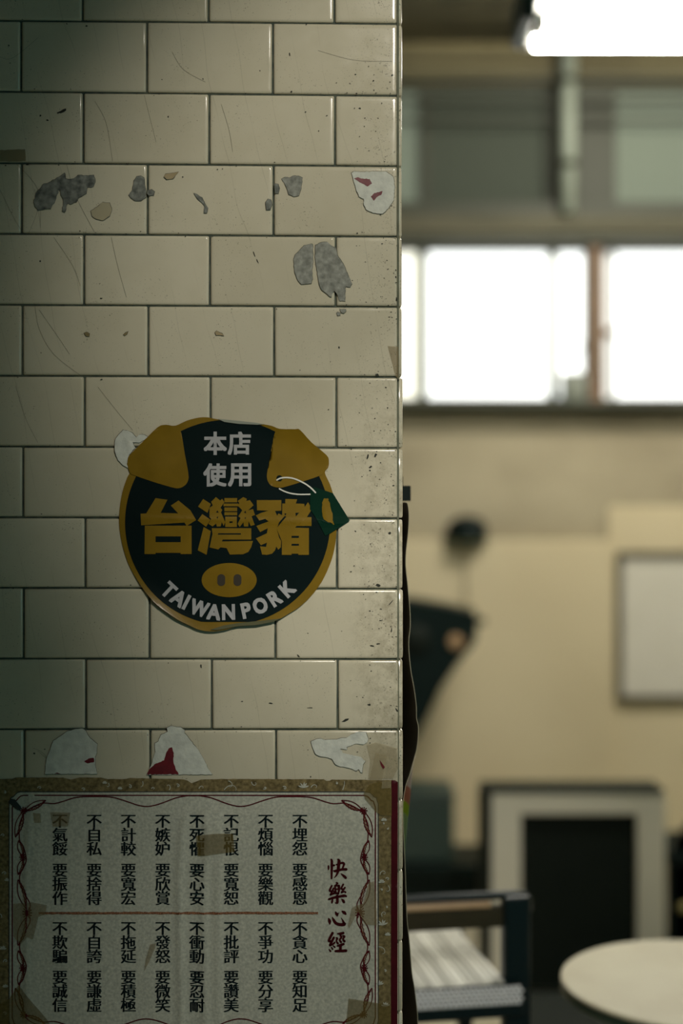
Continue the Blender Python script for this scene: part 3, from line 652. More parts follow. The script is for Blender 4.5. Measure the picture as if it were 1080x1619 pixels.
sheet('red_strip', [(619, 1233), (624, 1233), (629, 1236), (628.6, 1400), (628.3, bot), (618, bot), (618.5, 1400)], .0019, M['redstrip'], pos, pl_, cut=8)
sheet('red_strip', [(-17, 1233), (-7, 1233), (-7, bot), (-17, bot)], .0019, M['redstrip'], pos, pl_, cut=8)
def rr(x0, y0, x1, y1, notch=9):
    q = []
    for (cx, cy, sx, sy, order) in ((x1, y0, -1, 1, 0), (x1, y1, -1, -1, 1), (x0, y1, 1, -1, 0), (x0, y0, 1, 1, 1)):
        a = [(cx+sx*(notch+9), cy), (cx+sx*(notch+4), cy+sy*1.2), (cx+sx*(notch+.5), cy+sy*4.5), (cx+sx*(notch-2), cy+sy*7.5), (cx+sx*(notch-6), cy+sy*(notch+.5)), (cx+sx*2, cy+sy*(notch+4)), (cx, cy+sy*(notch+10))]
        q += a if order == 0 else a[::-1]
    return q
# order corners so that the outline runs clockwise
def frame_pts(x0, y0, x1, y1): return rr(x0, y0, x1, y1)
panel = frame_pts(15, 1251.5, 598, 1632.5)
sheet('paper_panel', panel, .0019, M['paper'], pos, pl_, cut=4)
bm = bmesh.new(); ribbon(bm, panel+[panel[0]], 1.3, .0024, pl_, False); obj('printed_line', bm, M['inkline'], pos)
inner = frame_pts(20, 1257, 593.5, 1627)
bm = bmesh.new(); ribbon(bm, inner+[inner[0]], 1.8, .0024, pl_, False); obj('printed_line', bm, M['red'], pos)
# wavy red inner line (a quarter, mirrored about x = 306.5 and y = 1442)
wv = [(306.5, 1257.5), (317, 1257.5), (335, 1261), (355, 1268.5), (370, 1273), (381, 1274.3), (394, 1272.5), (412, 1266.5), (430, 1261), (445, 1259), (480, 1259), (496, 1261), (511.5, 1266), (527, 1270), (543, 1269), (555.5, 1272.7), (571, 1281.7), (577.6, 1292), (582, 1305), (582, 1320.7), (580.7, 1330), (574.4, 1341), (571, 1352), (570.5, 1360), (574.4, 1369.5), (580.7, 1382), (580.7, 1394.7), (574.4, 1409), (566.6, 1423), (564.5, 1430), (565.5, 1442)]
MX = lambda p: (613-p[0],)+tuple(p[1:]); MY = lambda p: (p[0], 2884-p[1])+tuple(p[2:])
idt = lambda p: p
quads = (idt, MX, MY, lambda p: MX(MY(p)))
bm = bmesh.new()
for f in quads: ribbon(bm, [f(p) for p in smoothline(wv, 3)], 1.7, .0026, pl_, False)
obj('printed_line', bm, M['red'], pos)
leaves = [((540, 1264.5), (574, 1281), 5.2), ((576, 1282), (588, 1323), 5.6), ((583, 1328), (576, 1353), 4.6), ((576, 1357), (583.5, 1382), 4.6), ((584, 1390), (571, 1435), 6.0)]
bl = bmesh.new(); bf = bmesh.new()
for (a, b, wd) in leaves:
    dx, dy = b[0]-a[0], b[1]-a[1]; l = math.hypot(dx, dy); nx, ny = -dy/l, dx/l
    def along(t, s): return (a[0]+dx*t+nx*s, a[1]+dy*t+ny*s)
    for f in quads:
        up = [along(t/24, wd*math.sin(PI*t/24)*(1+.12*math.sin(t*2.1))) for t in range(25)]
        dn = [along(t/24, -wd*math.sin(PI*t/24)) for t in range(25)]
        mid = [along(t/24, wd*.35*math.sin(PI*t/24)+.7*math.sin(t*1.7)) for t in range(2, 23)]
        for q, w_ in ((up, 1.7), (dn, 1.4), (mid, 1.2)): ribbon(bl, [f(p) for p in q], w_, .0028, pl_, False)
        ribbon(bf, [f(along(t/12, wd*.7*math.sin(PI*t/12))) for t in range(13)], .8, .0027, pl_, False)
for (cx, cy) in ((575, 1281), (576, 1354.5), (569, 1440)):
    for f in quads:
        for k in range(9):
            a = 2*PI*k/9; r = 5.2 if cy < 1400 else 7
            p0 = (cx+1.4*math.cos(a), cy+1.4*math.sin(a)); p1 = (cx+r*math.cos(a), cy+r*math.sin(a))
            ribbon(bl, [f((*p0, .8)), f((*p1, 1.9))], 1, .0029, pl_, True)
        ribbon(bl, [f((cx-1.3, cy, 4.4)), f((cx+1.3, cy, 4.4))], 3, .0029, pl_)
obj('leaf_ornament', bl, M['red'], pos)['kind'] = 'stuff'; obj('leaf_highlight', bf, M['leaf'], pos)['kind'] = 'stuff'
# divider
bm = bmesh.new(); rnd = random.Random(2)
ribbon(bm, [(62+i*3, 1442.8+rnd.uniform(-.3, .3), 3.6+rnd.uniform(-.8, .8)) for i in range(148)], 4, .0025, pl_, False); obj('divider_line', bm, M['divider'], pos)
# whitish scrolls on the gold border
bm = bmesh.new(); rnd = random.Random(11)
def scroll(x, y, s, a0, turn, wd=1.4):
    pts = []; a = a0; px, py = x, y
    for i in range(14):
        pts.append((px, py, wd*(1-.05*i))); px += s*math.cos(a)*(1-.05*i); py += s*math.sin(a)*(1-.05*i); a += turn*(1+.12*i)
    ribbon(bm, pts, wd, .0021, pl_)
def blossom(x, y, r):
    for k in range(5):
        a = -PI/2+(k-2)*.6+rnd.uniform(-.15, .15); ribbon(bm, [(x, y, 1.2), (x+r*.6*math.cos(a), y+r*.6*math.sin(a), 2.6), (x+r*math.cos(a), y+r*math.sin(a), .6)], 2, .0022, pl_)
for x, y, s, a, t in ((355, 1248, 3.0, -.9, .16), (362, 1234, 1.8, .4, .2), (398, 1236, 1.6, 1.4, -.25), (417, 1247, 1.4, .3, -.5), (448, 1243, 1.6, -.2, .45), (492, 1244, 1.6, -1, .2), (532, 1236, 1.0, .3, .5), (542, 1248, 1.6, -1.2, -.03),
    (280, 1239, 1.5, 0, .45), (268, 1248, 1.4, -1, -.2), (205, 1240, 1.6, .2, .45), (240, 1246, 1.0, -1, .3), (172, 1238, 1.0, 1, .2), (226, 1235, 1.2, 1.3, .1), (130, 1246, 1.3, -.5, .4), (315, 1246, 1.2, -1.2, .2), (60, 1245, 1.4, -1, .4),
    (601, 1382, 1.9, -1.4, .28), (610, 1388, 1.2, -.7, .35), (614, 1400, 1.5, .9, .18), (604, 1448, 1.9, -1.9, .33), (611, 1432, 1.0, .2, .6), (599, 1496, 2.2, .1, .17), (608, 1532, 1.2, 0, .5), (606, 1300, .9, .2, .6), (614, 1308, .8, 1.2, .4),
    (602, 1405, 1, -.4, .5), (4, 1380, 1.6, -1, .4), (6, 1520, 1.6, -1.4, .4), (8, 1250, 1.2, .3, .5), (2, 1320, 1.4, -1, .4), (6, 1600, 1.4, -.5, .4), (3, 1450, 1.6, -1.4, -.3)): scroll(x, y, s, a, t)
for x, y, r in ((480, 1245, 9), (190, 1247, 4), (607, 1297, 5), (603, 1395, 6), (605, 1462, 9), (613, 1478, 5), (600, 1556, 7), (609, 1590, 7), (166, 1238, 4), (12, 1392, 5), (5, 1500, 6), (9, 1560, 5)): blossom(x, y, r)
obj('scroll_ornament', bm, M['scroll'], pos)['kind'] = 'stuff'
# the sixteen columns of text
cols = [('不埋怨要感恩', '不貪心要知足'), ('不煩惱要樂觀', '不爭功要分享'), ('不記恨要寬恕', '不批評要讚美'), ('不死懼要心安', '不衝動要忍耐'),
        ('不嫉妒要欣賞', '不發怒要微笑'), ('不計較要寬宏', '不拖延要積極'), ('不自私要捨得', '不自誇要謙虛'), ('不氣餒要振作', '不欺騙要誠信')]
for i, (u, d) in enumerate(cols):
    cx = 474.3-54.15*i
    for s, ys in ((u, (1297.6, 1319.6, 1341.6, 1375.4, 1397.4, 1419.6)), (d, (1467, 1489.3, 1511.5, 1544.5, 1566.5, 1588.6))):
        bm = bmesh.new()
        for ch, y in zip(s, ys): put_cjk(bm, ch, cx, y, 20.8, 20.8, .0026, pl_, offset=0, shifts=((-.62, 0), (-.3, 0), (0, 0), (.3, 0), (.62, 0)))
        obj('lettering', bm, M['ink'], pos)
# brushed title
T1 = [[(190,370,45),(195,430,58),(190,490,35)], [(275,160,50),(300,230,80),(295,500,75),(290,770,55)], [(320,355,60),(375,350,62)],
 [(500,165,60),(530,220,100),(510,400,100),(500,520,90),(450,660,60),(370,755,16)], [(440,330,40),(560,290,60),(650,275,75),(690,310,70),(660,400,60),(640,450,50)],
 [(360,520,40),(400,535,80),(500,510,80),(640,482,80),(755,480,90)], [(585,612,16),(680,690,80),(745,752,75)],
 [(440,905,45),(485,920,50),(440,975,60)], [(400,1000,60),(410,1130,60),(430,1250,60)], [(520,1010,90),(530,1130,75),(505,1260,60)], [(420,1005,45),(530,1000,60)], [(430,1115,45),(520,1110,50)], [(430,1245,60),(510,1245,60)],
 [(295,1005,60),(230,1160,70),(300,1175,50)], [(350,1090,60),(260,1290,70)], [(260,1290,60),(380,1240,70)], [(330,1170,50),(400,1200,50)],
 [(660,965,65),(600,1090,60),(640,1110,60)], [(715,1065,60),(615,1215,70)], [(610,1220,60),(700,1190,50),(735,1215,60)],
 [(205,1435,65),(350,1390,80),(560,1345,80),(700,1325,90),(765,1345,50)], [(470,1330,90),(475,1450,90),(470,1555,75),(395,1545,15)], [(325,1430,40),(310,1500,70),(300,1545,55)], [(600,1420,16),(660,1480,80),(688,1530,75)]]
T2 = [[(200,440,50),(228,520,98),(235,605,45)], [(315,395,30),(350,470,75),(430,580,92),(560,628,100),(690,620,108),(725,600,60)], [(695,600,90),(640,480,40),(590,400,8)], [(415,220,36),(445,280,88),(478,335,60)], [(525,245,12),(480,300,60)], [(632,203,50),(690,240,100),(738,288,66)],
 [(320,900,85),(260,1010,88),(200,1150,78),(260,1150,60)], [(360,1045,80),(300,1160,80),(245,1280,85)], [(240,1290,70),(350,1240,60),(385,1200,60)], [(200,1405,20),(255,1475,62)], [(285,1350,30),(322,1408,55)], [(342,1300,30),(390,1348,60)],
 [(480,920,40),(580,915,85),(665,898,80)], [(430,1045,34),(470,1070,75),(445,1150,50),(490,1225,72)], [(570,960,60),(600,1040,70),(548,1110,60),(592,1188,70)], [(650,985,50),(700,1010,75),(655,1090,60),(700,1160,80)],
 [(480,1305,55),(580,1282,85),(670,1250,80)], [(575,1300,90),(570,1450,90)], [(415,1475,70),(560,1470,88),(750,1462,92)]]
bm = bmesh.new()
for T, oy in ((T1, 1350), (T2, 1430)):
    for s in T:
        ribbon(bm, smoothline([(510+a/20.24, oy+b/20.24, c/20.24) for a, b, c in s], 4), 1, .0026, pl_)
obj('title_lettering', bm, M['title'], pos)
# brown marks on the paper
bm = bmesh.new()
def tape_p(pts, m, label, off=.0034): return tape(pts, m, label, off, 8, pl_)
tape_p([(310, 1321), (325, 1318), (346, 1316.5), (369, 1318), (371, 1346), (345, 1349), (313, 1353)], M['tape_dark'], 'short olive tape piece across the fourth and fifth text columns')
tape_p([(551, 1577), (618, 1588), (618, 1650), (545, 1650)], M['tape_dark'], 'olive tape patch over the lower right poster corner')
tape_p([(-5, 1590), (15, 1578), (30, 1556), (76, 1612), (95, 1650), (-5, 1650)], M['tape_dark'], 'dark tape patch over the lower left poster corner')
tape_p([(583, 1240), (600, 1234), (619, 1247), (619, 1289), (602, 1288), (594, 1283), (577, 1262), (575, 1254)], M['tape_dark'], 'brown tape over the upper right poster corner')
tape_p([(604, 1234), (618, 1234), (618, 1245), (603, 1246)], M['tape_pale'], 'small pale tape square at the top of the red strip', .0038)
tape_p([(583, 1395), (592, 1392), (596, 1455), (596, 1462), (578, 1461), (566, 1440), (552, 1467), (550, 1462), (556, 1435), (562, 1431), (574, 1428)], M['tape'], 'see-through tape over the middle leaf ornament')
tape_p([(80, 1283), (112, 1284), (108, 1306), (84, 1306)], M['tape'], 'faint tape over the first character of the leftmost text column')
tape_p([(53, 1284), (65, 1285), (66, 1300), (55, 1300)], M['tape'], 'tiny faint tape bit beside the leftmost text column')
tape_p([(22, 1428), (52, 1425), (75, 1430), (72, 1445), (62, 1448), (53, 1484), (44, 1480), (34, 1492), (22, 1480)], M['tape'], 'brown tape remains over the left leaf ornament')
tape_p([(238, 1492), (247, 1490), (246, 1497), (236, 1520), (228, 1535), (231, 1515)], M['tape'], 'thin brown glue streak beside the lower middle text')
tape_p([(14, 1268), (17, 1262), (24, 1263), (34, 1275), (33, 1281), (28, 1280)], mat('dark_tape', (.02, .03, .03), .6), 'short dark tape bit on the upper left poster corner')

# ================================================================== sheets hanging on the side of the pillar
def edge_sheet(name, contour, inner_px, d0, d1, m, parent, edge=True):
    """contour: (px, py) outer edge; the sheet runs from the pillar side (depth d0) to the edge (depth d1)"""
    P = smoothline(contour, 6); bm = bmesh.new(); rows = []
    for (x, y) in P:
        row = []
        for i in range(7):
            t = i/6; d = d0+(d1-d0)*t
            Xi = (inner_px-540)*2.26/FPX; Xo = (x-540)*d1/FPX
            if callable(inner_px): pass
            X = Xi+(Xo-Xi)*math.sin(t*PI/2)
            row.append(bm.verts.new((X, d-D0, H_CAM-(y-809.5)*d1/FPX)))
        rows.append(row)
    for a, b in zip(rows, rows[1:]):
        for i in range(6): bm.faces.new((a[i], a[i+1], b[i+1], b[i]))
    bmesh.ops.solidify(bm, geom=bm.faces[:], thickness=.0006)
    o = obj(name, bm, m, parent, True)
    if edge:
        eb = bmesh.new(); tube(eb, [at(x, y, d1)-Vector((.0003, 0, 0)) for x, y in P], .00045, 5); obj('sheet_edge_highlight', eb, M['edgelight'], parent)
    return o
cal = empty('hanging_calendar', at(645, 1619, 2.33)); cal.location = (0.1, 0.1, 0.8); inv = Matrix.Translation((-.1, -.1, -.8))
def reparent(o, root):
    o.parent = root; o.matrix_parent_inverse = root.matrix_world.inverted()
cal.matrix_world = Matrix.Translation((.1, .1, .8)); bpy.context.view_layer.update()
before = set(C.objects)
edge_sheet('back_sheet', [(641, 794), (645, 797), (647, 815), (646, 840), (642.5, 873), (642, 895), (645, 925), (648.5, 965), (649, 990), (646.5, 1020), (650, 1060), (654.5, 1085), (658.5, 1115), (659, 1135), (662, 1152), (660, 1180), (655, 1200), (648, 1225), (642.5, 1240), (638.5, 1262), (637.2, 1280)], 637, 2.45, 2.32, M['shadedsheet'], None)
edge_sheet('back_sheet', [(636.5, 1240), (637.5, 1290), (639, 1330), (640.8, 1368), (643, 1430), (644.5, 1459), (648, 1492), (651.5, 1536), (655.6, 1562), (660, 1598), (661, 1620), (662, 1680), (658, 1740)], 637, 2.44, 2.335, M['shadedsheet'], None)
for o in set(C.objects)-before: reparent(o, cal)
tag(cal, 'curling sheets with shaded dark brown backs hung on the side of the tiled pillar', 'calendar')
fl = empty('folded_flyer'); fl.location = (.1, .15, 1.1); bpy.context.view_layer.update()
before = set(C.objects)
segs = [('white_band', [(657, 1195), (654, 1205), (651.5, 1225), (649.5, 1248)], 'fly_white'), ('pink_band', [(649.5, 1248), (648.5, 1262), (647, 1274)], 'fly_pink'), ('lime_band', [(647, 1274), (646, 1284), (645, 1293)], 'fly_lime'), ('mint_band', [(645, 1293), (643, 1315), (641, 1335), (639.5, 1360), (638, 1380)], 'fly_mint')]
for nm, cc, mm in segs: edge_sheet(nm, cc, 636, 2.50, 2.42, M[mm], None, False)
for o in set(C.objects)-before: reparent(o, fl)
tag(fl, 'flyer with white, pink and lime bands stuck behind the curling sheets', 'flyer')
hk = empty('wall_hook', (.104, .16, 1.6)); tag(hk, 'small black clip on the pillar side above the curling sheets', 'clip')
box('clip_plate', -.007, .009, -.004, .004, -.012, .014, M['black'], hk, .001)
obj('clip_pin', lathe(bmesh.new(), [(.002, 0), (.002, .03)], 10, -.006, 0, 0.0), M['black'], hk)
hk.location = at(641, 781, 2.42)

# ================================================================== armchair with a woven seat
ch = empty('woven_chair', (0, 0, 0)); ch.location = at(815, 1619, 3.0); ch.location.z = 0
A = math.radians(10); ch.rotation_euler = (0, 0, A)
tag(ch, 'dark metal-framed chair with shiny woven seat beside the pillar edge', 'chair')
# local frame: origin under the right back post, +x right, +y away from the camera
zz = lambda py, d=3.0: H_CAM-(py-809.5)*d/FPX
CW = .50
def post(x, y0, y1, ztop): return box('leg', x-.030, x+.030, y0, y1, 0, ztop, M['chairmetal'], ch, .007)
post(0, -.018, .018, zz(1414)); post(-CW, -.018, .018, zz(1414))
for x in (0, -CW): box('leg', x-.018, x+.018, .40, .43, 0, zz(1600), M['chairmetal'], ch, .005)
bm = tube(bmesh.new(), [(-CW-.03, 0, zz(1440)), (-CW-.028, 0, zz(1420)), (-CW-.005, 0, zz(1414)), (0, 0, zz(1414)), (.022, 0, zz(1416)), (.028, 0, zz(1424)), (.029, 0, zz(1440))], .009, 12)
obj('top_rail', bm, M['chairmetal'], ch, True)
box('back_slat', -CW+.03, -.03, -.010, .012, zz(1463), zz(1430), M['shadewood'], ch, .003)
box('slat_top_light', -CW+.03, -.055, -.014, .014, zz(1431), zz(1422), M['litwood'], ch, .004)  # strip added for the lit top edge of the slat
zs = zz(1546)
box('seat_rail', -CW-.01, .012, -.030, .01, zz(1601), zz(1577), M['chairmetal'], ch, .006)
for x in (-.02, -CW+.02): box('seat_rail', x-.012, x+.012, .01, .42, zz(1590), zz(1562), M['chairmetal'], ch, .005)
box('seat_rail', -CW, 0, .41, .435, zz(1590), zz(1562), M['chairmetal'], ch, .005)
cordm = []
for mm in ('cord', 'cord2'):
    bm = bmesh.new(); n = 8
    pts = [(0, -.030, -.020), (0, -.026, -.004), (0, -.012, .0), (0, .10, .001), (0, .22, -.004), (0, .36, -.001), (0, .41, -.002), (0, .43, -.012), (0, .435, -.03)]
    tube(bm, pts, .0078, 8); me = bpy.data.meshes.new('seat_cord'); bm.to_mesh(me); bm.free(); me.materials.append(M[mm])
    for p in me.polygons: p.use_smooth = True
    cordm.append(me)
rnd = random.Random(4)
for i in range(32):
    o = link('seat_cord', cordm[1 if rnd.random() < .35 else 0], None, ch); o.location = (-.035-i*.0137, 0, zs+rnd.uniform(-.0015, .0015)-.003)
bm = bmesh.new()
for r in range(5):
    for i in range(46):
        x = -.004-i*.0108+(r % 2)*.0054
        mt = Matrix.Translation((x, -.036+rnd.uniform(-.0006, .0006), zz(1551)-r*.0082)) @ Matrix.Diagonal((1, .8, .8, 1))
        bmesh.ops.create_icosphere(bm, subdivisions=2, radius=.0054, matrix=mt)
o = obj('woven_edge', bm, M['bead'], ch, True); o['kind'] = 'stuff'
box('edge_backing', -CW, .004, -.034, -.02, zz(1578), zz(1547), M['black'], ch)

# ================================================================== round table
td = 3.0; tx = at(1106, 1550, td)
tb = empty('round_table', (tx.x, tx.y, 0)); tag(tb, 'low round cream-topped table with dark edge in front of the cabinet', 'table')
zt = tx.z; R = 217*td/FPX
obj('tabletop', lathe(bmesh.new(), [(.01, zt-.012), (R-.006, zt-.012), (R, zt-.008), (R, zt-.003), (R-.004, zt), (.01, zt)], 64), M['tabletop'], tb)
obj('table_edge', lathe(bmesh.new(), [(R-.03, zt-.030), (R-.003, zt-.030), (R+.001, zt-.026), (R+.001, zt-.0125), (R-.03, zt-.0125)], 64), M['rimdark'], tb)
obj('pedestal', lathe(bmesh.new(), [(.11, zt-.04), (.028, zt-.06), (.025, .1), (.03, .05)], 24), M['black'], tb, True)
obj('table_base', lathe(bmesh.new(), [(.20, 0), (.20, .012), (.15, .03), (.03, .055)], 40), M['black'], tb, True)
# low dark stool, added to darken the floor under / behind the table
sp = at(930, 1600, 3.75); sl_ = empty('added_stool', (sp.x, sp.y, 0)); tag(sl_, 'low black stool added to darken the floor behind the round table', 'stool')
sz = sp.z
bm = bmesh.new(); bx(bm, -.17, .17, -.16, .16, sz-.02, sz, .008); obj('seat', bm, M['darkpanel'], sl_)
for a in (-1, 1):
    for b in (-1, 1): box('leg', a*.15-.02, a*.15+.02, b*.14-.02, b*.14+.02, 0, sz-.02, M['black'], sl_, .004)
for b in (-1, 1): box('side_apron', -.13, .13, b*.14-.01, b*.14+.01, sz-.14, sz-.02, M['black'], sl_)

# ================================================================== white framed cabinet
cdp = 4.6
def cx(px): return (px-540)*cdp/FPX
def cz(py): return H_CAM-(py-809.5)*cdp/FPX
cb = empty('white_cabinet', (cx(912), cdp-D0, 0)); tag(cb, 'low cabinet with white front frame, dark recess and dark top', 'cabinet')
o0 = cx(912)
def cbox(nm, a, b, y0, y1, z0, z1, m, bev=.004): return box(nm, cx(a)-o0, cx(b)-o0, y0, y1, z0, z1, m, cb, bev)
cbox('stile', 777, 824, 0, .03, 0, cz(1254), M['whiteframe']); cbox('stile', 1008, 1052, 0, .03, 0, cz(1254), M['whiteframe'])
cbox('top_rail', 824, 1008, 0, .03, cz(1288), cz(1254), M['whiteframe'])
cbox('dark_top', 764, 1050, -.006, .15, cz(1253), cz(1248), M['darkpanel'])
cbox('side_panel', 762, 777, .0, .13, 0, cz(1254), M['darkpanel']); cbox('side_panel', 1046, 1052, .03, .13, 0, cz(1254), M['darkpanel'])
cbox('recessed_door', 824, 1008, .02, .028, .02, cz(1288), M['darkpanel'], .002)
cbox('back_panel', 777, 1046, .12, .13, 0, cz(1254), M['darkpanel'])
m_ = box('floor_dark_sheet', cx(815), cx(1120), 1.75, cdp-D0-.02, .0005, .012, mat('floor_dark_tone', (0.012, 0.014, 0.009), .8, spec=.1, bump=.4), None, .004)  # sheet added to darken the patch of floor before the cabinet
tag(m_, 'dark sheet added to darken the floor in front of the white-framed cabinet', 'floor shade')
# bench with the teal metal box, left of the cabinet
bd = 5.55
def B(px): return (px-540)*bd/FPX
def BZ(py): return H_CAM-(py-809.5)*bd/FPX
be = empty('low_bench', (B(690), bd-D0, 0)); tag(be, 'low black bench against the far wall behind the woven chair', 'bench')
bo = B(690)
box('bench_seat', B(520)-bo, B(772)-bo, -.17, .17, BZ(1372), BZ(1350), M['black'], be, .006)
box('bench_apron', B(530)-bo, B(768)-bo, -.15, .13, .02, BZ(1372), M['black'], be)
for a in (530, 758): box('leg', B(a)-bo, B(a+10)-bo, -.16, .16, 0, BZ(1372), M['black'], be)
mb = empty('metal_box', (B(650), bd-D0, BZ(1350))); tag(mb, 'dark teal metal box standing on the low black bench', 'box')
h_ = BZ(1243)-BZ(1350)
box('box_body', B(560)-B(650), B(714)-B(650), -.14, .14, .001, h_-.03, M['teal'], mb, .008)
box('box_lid', B(558)-B(650), B(716)-B(650), -.145, .145, h_-.03, h_, M['teal'], mb, .008)
# dark chair at the right frame edge
rc = empty('dark_chair', (*at(1120, 1500, 4.9).xy, 0)); tag(rc, 'black rounded-back chair partly seen at the right edge beside the cabinet', 'chair')
q = 4.9/FPX
bm = bmesh.new(); out = [(-60, 1640-809.5), (-64, 520+40), (-60, 540), (-50, 505), (-30, 478), (0, 468), (30, 478), (50, 505), (60, 540), (64, 560), (60, 700), (-60, 700)]
out = [(-58, 690), (-62, 600), (-62, 555), (-52, 520), (-32, 490), (0, 478), (32, 490), (52, 520), (62, 555), (62, 600), (58, 690)]
vs = [bm.verts.new((x*q, 0, H_CAM-y*q)) for x, y in smoothline(out, 3, True)]; f = bm.faces.new(vs)
bmesh.ops.solidify(bm, geom=[f], thickness=.035); obj('backrest', bm, M['black'], rc)
box('seat', -.15, .15, -.02, .33, .36, .40, M['black'], rc, .01)
for a in (-.13, .13):
    for b in (0, .3): box('leg', a-.012, a+.012, b-.012+.01, b+.012+.01, 0, .36, M['black'], rc)
bm = lathe(bmesh.new(), [(.004, -.012), (.014, -.009), (.018, 0), (.012, .006), (.004, .008)], 20, (1079-1120)*q, -.012-.012, H_CAM-(1432-809.5)*q, 'Y'); obj('brass_stud', bm, M['brass'], rc, True)

# ================================================================== things on the far wall
def FW(px, d=5.95): return (px-540)*d/FPX
# framed notice board
nb = empty('notice_board', (bxx(1080), YW-.015, bz(990))); tag(nb, 'pale blank notice board in a dark frame on the far wall', 'notice board')
ox, oz = bxx(1080), bz(990)
def fb(nm, a, b, c, d, m, y0=-.03, y1=0): return box(nm, bxx(a)-ox, bxx(b)-ox, y0, y1, bz(c)-oz, bz(d)-oz, m, nb, .003)
fb('frame_side', 973, 982, 1107, 872, M['board_frame']); fb('frame_side', 1178, 1187, 1107, 872, M['board_frame'])
fb('frame_top', 982, 1178, 880, 872, M['board_frame']); fb('frame_bottom', 982, 1178, 1107, 1099, M['board_frame'])
fb('white_sheet', 982, 1178, 1099, 880, M['board_white'], -.012, -.002)
# round dark thing on the ledge, and its cable
db_ = empty('dome_speaker', (FW(738), YW-.02, bz(853))); tag(db_, 'small round black speaker on the wall ledge under the windows', 'speaker')
o = obj('dome', lathe(bmesh.new(), [(.02, .002), (.075, .004), (.088, .03), (.08, .065), (.05, .09), (.01, .1)], 28), M['black'], db_, True)
o.location = (0, -.035, 0)
o = obj('base_ring', lathe(bmesh.new(), [(.07, 0), (.09, 0), (.09, .008), (.07, .008)], 28), M['teal'], db_); o.location = (0, -.035, 0.001)
bm = tube(bmesh.new(), [(FW(735), YW-.055, bz(858)), (FW(735), YW-.055, bz(900)), (FW(736), YW-.055, bz(955)), (FW(737), YW-.055, bz(968))], .004, 6)
tag(obj('speaker_cable', bm, mat('beige_cable', (.22, .19, .11), .6)), 'thin cable hanging down the far wall to the black loudspeaker', 'cable')
# wall loudspeaker on a bracket, lower body drawn out as its shadow
wd_ = 5.6
def WX(px): return (px-540)*wd_/FPX
def WZ(py): return H_CAM-(py-809.5)*wd_/FPX
ws = empty('wall_loudspeaker', (WX(700), wd_-D0, WZ(1000))); tag(ws, 'black loudspeaker with tan cone on the far wall, its shadow modelled as a lower wedge', 'loudspeaker')
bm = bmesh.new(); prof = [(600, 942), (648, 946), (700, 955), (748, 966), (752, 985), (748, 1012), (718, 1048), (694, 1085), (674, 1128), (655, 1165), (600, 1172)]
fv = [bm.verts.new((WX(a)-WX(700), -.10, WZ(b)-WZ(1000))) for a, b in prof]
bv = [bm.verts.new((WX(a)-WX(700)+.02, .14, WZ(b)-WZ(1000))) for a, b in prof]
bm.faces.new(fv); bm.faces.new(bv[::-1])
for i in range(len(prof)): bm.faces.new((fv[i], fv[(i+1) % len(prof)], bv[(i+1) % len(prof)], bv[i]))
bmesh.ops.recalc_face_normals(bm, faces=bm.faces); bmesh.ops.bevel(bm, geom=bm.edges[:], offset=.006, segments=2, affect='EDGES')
obj('speaker_body_shadow', bm, M['black'], ws)
obj('speaker_cone', lathe(bmesh.new(), [(.028, .0), (.028, -.008), (.018, -.014), (.006, -.012)], 24, WX(717)-WX(700), -.1, WZ(1011)-WZ(1000), 'Y'), M['cone'], ws, True)
obj('speaker_cone', lathe(bmesh.new(), [(.06, .0), (.06, -.006), (.02, -.004)], 24, WX(655)-WX(700), -.1, WZ(1008)-WZ(1000), 'Y'), M['darkpanel'], ws, True)
box('wall_bracket', -.12, -.06, .12, YW-(wd_-D0)-.046, -.03, .03, M['black'], ws)
box('bracket_arm', WX(750)-WX(700), WX(768)-WX(700), .02, .05, WZ(988)-WZ(1000), WZ(978)-WZ(1000), M['black'], ws)
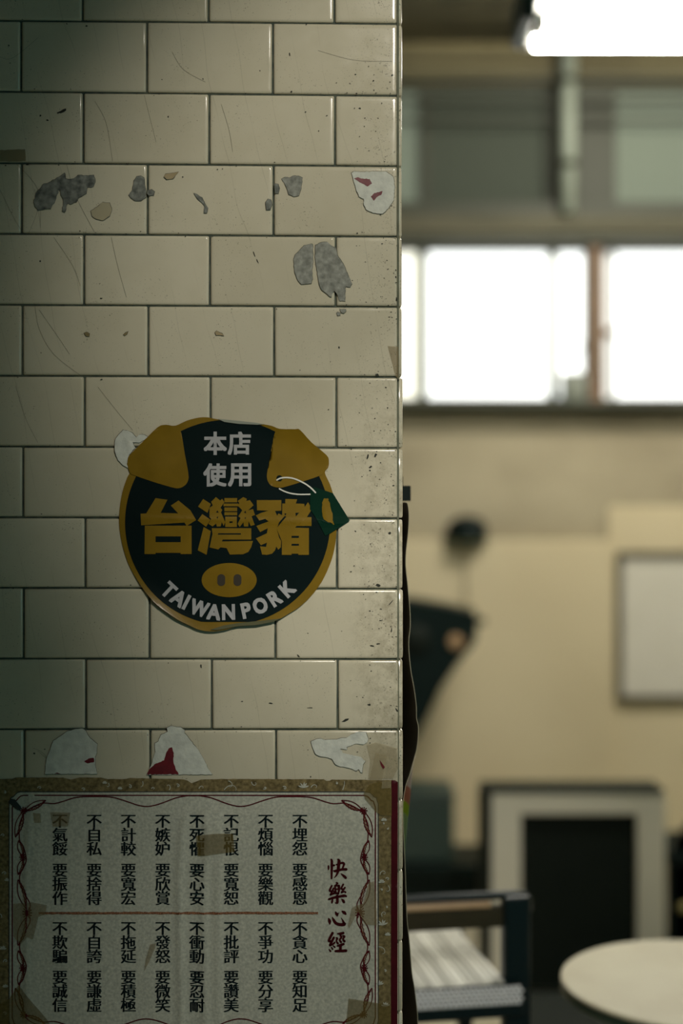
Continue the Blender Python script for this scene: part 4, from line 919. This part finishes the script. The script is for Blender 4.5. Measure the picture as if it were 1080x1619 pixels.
# can on the window ledge, window latch
cn = empty('metal_can', (bxx(905), YW-.005+.02, z_sill-.001)); tag(cn, 'small grey can on the window sill left of the brown post', 'can')
cn.location = ((905-540)*5.99/FPX, YW-.05, z_sill)
hh = bz(594)-z_sill
obj('can_body', lathe(bmesh.new(), [(.052, 0), (.054, .004), (.054, hh-.006), (.051, hh)], 28), M['can'], cn, True)
obj('can_rim', lathe(bmesh.new(), [(.048, hh), (.055, hh), (.055, hh+.004), (.048, hh+.004)], 28), M['steel'], cn)
lk = empty('window_latch', (bxx(928), YW+.02, bz(545))); tag(lk, 'small dark latch on the left face of the brown window post', 'latch')
obj('latch_knob', lathe(bmesh.new(), [(.006, -.012), (.02, -.01), (.02, .01), (.006, .012)], 16, 0, 0, 0, 'Y'), M['darkframe'], lk, True)
box('latch_plate', -.008, .0125, -.006, .006, -.04, .04, M['darkframe'], lk)

# ================================================================== fluorescent lamp
ld = 4.0
l0 = at(842, 68, ld)
lp = empty('fluorescent_lamp', (l0.x, l0.y, l0.z)); tag(lp, 'glowing twin-tube fluorescent lamp hanging under the ceiling', 'ceiling lamp')
LEN = 1.2
for (dy, dz, dx) in ((0, 0, 0), (-.16, 0.0, 0.015), ):
    obj('tube', lathe(bmesh.new(), [(.010, 0), (.019, .004), (.019, LEN), (.010, LEN+.004)], 16, dx, dy, dz, 'X'), M['tube'], lp, True)
    obj('end_cap', lathe(bmesh.new(), [(.012, -.016), (.021, -.014), (.021, .003), (.012, .006)], 16, dx-.006, dy, dz, 'X'), M['fixture'], lp, True)
bm = bmesh.new()
prof = [(-.24, .03), (-.20, .06), (-.14, .075), (-.02, .075), (.03, .06), (.05, .04)]
for i in range(len(prof)-1):
    (a, za), (b, zb_) = prof[i], prof[i+1]
    f = [bm.verts.new(p) for p in ((.03, a, za), (LEN, a, za), (LEN, b, zb_), (.03, b, zb_))]; bm.faces.new(f)
bmesh.ops.remove_doubles(bm, verts=bm.verts, dist=1e-5); bmesh.ops.solidify(bm, geom=bm.faces[:], thickness=.004)
obj('reflector', bm, M['fixture'], lp)
box('end_plate', -.055, -.018, -.22, .045, -.005, .105, M['teal'], lp, .006)
box('lamp_housing', .0, LEN, -.13, -.03, .08, .13, M['fixture'], lp, .004)
for x in (.2, 1.0): obj('hanging_rod', lathe(bmesh.new(), [(.006, .13), (.006, CEIL-l0.z)], 10, x, -.08, 0), M['darkframe'], lp)
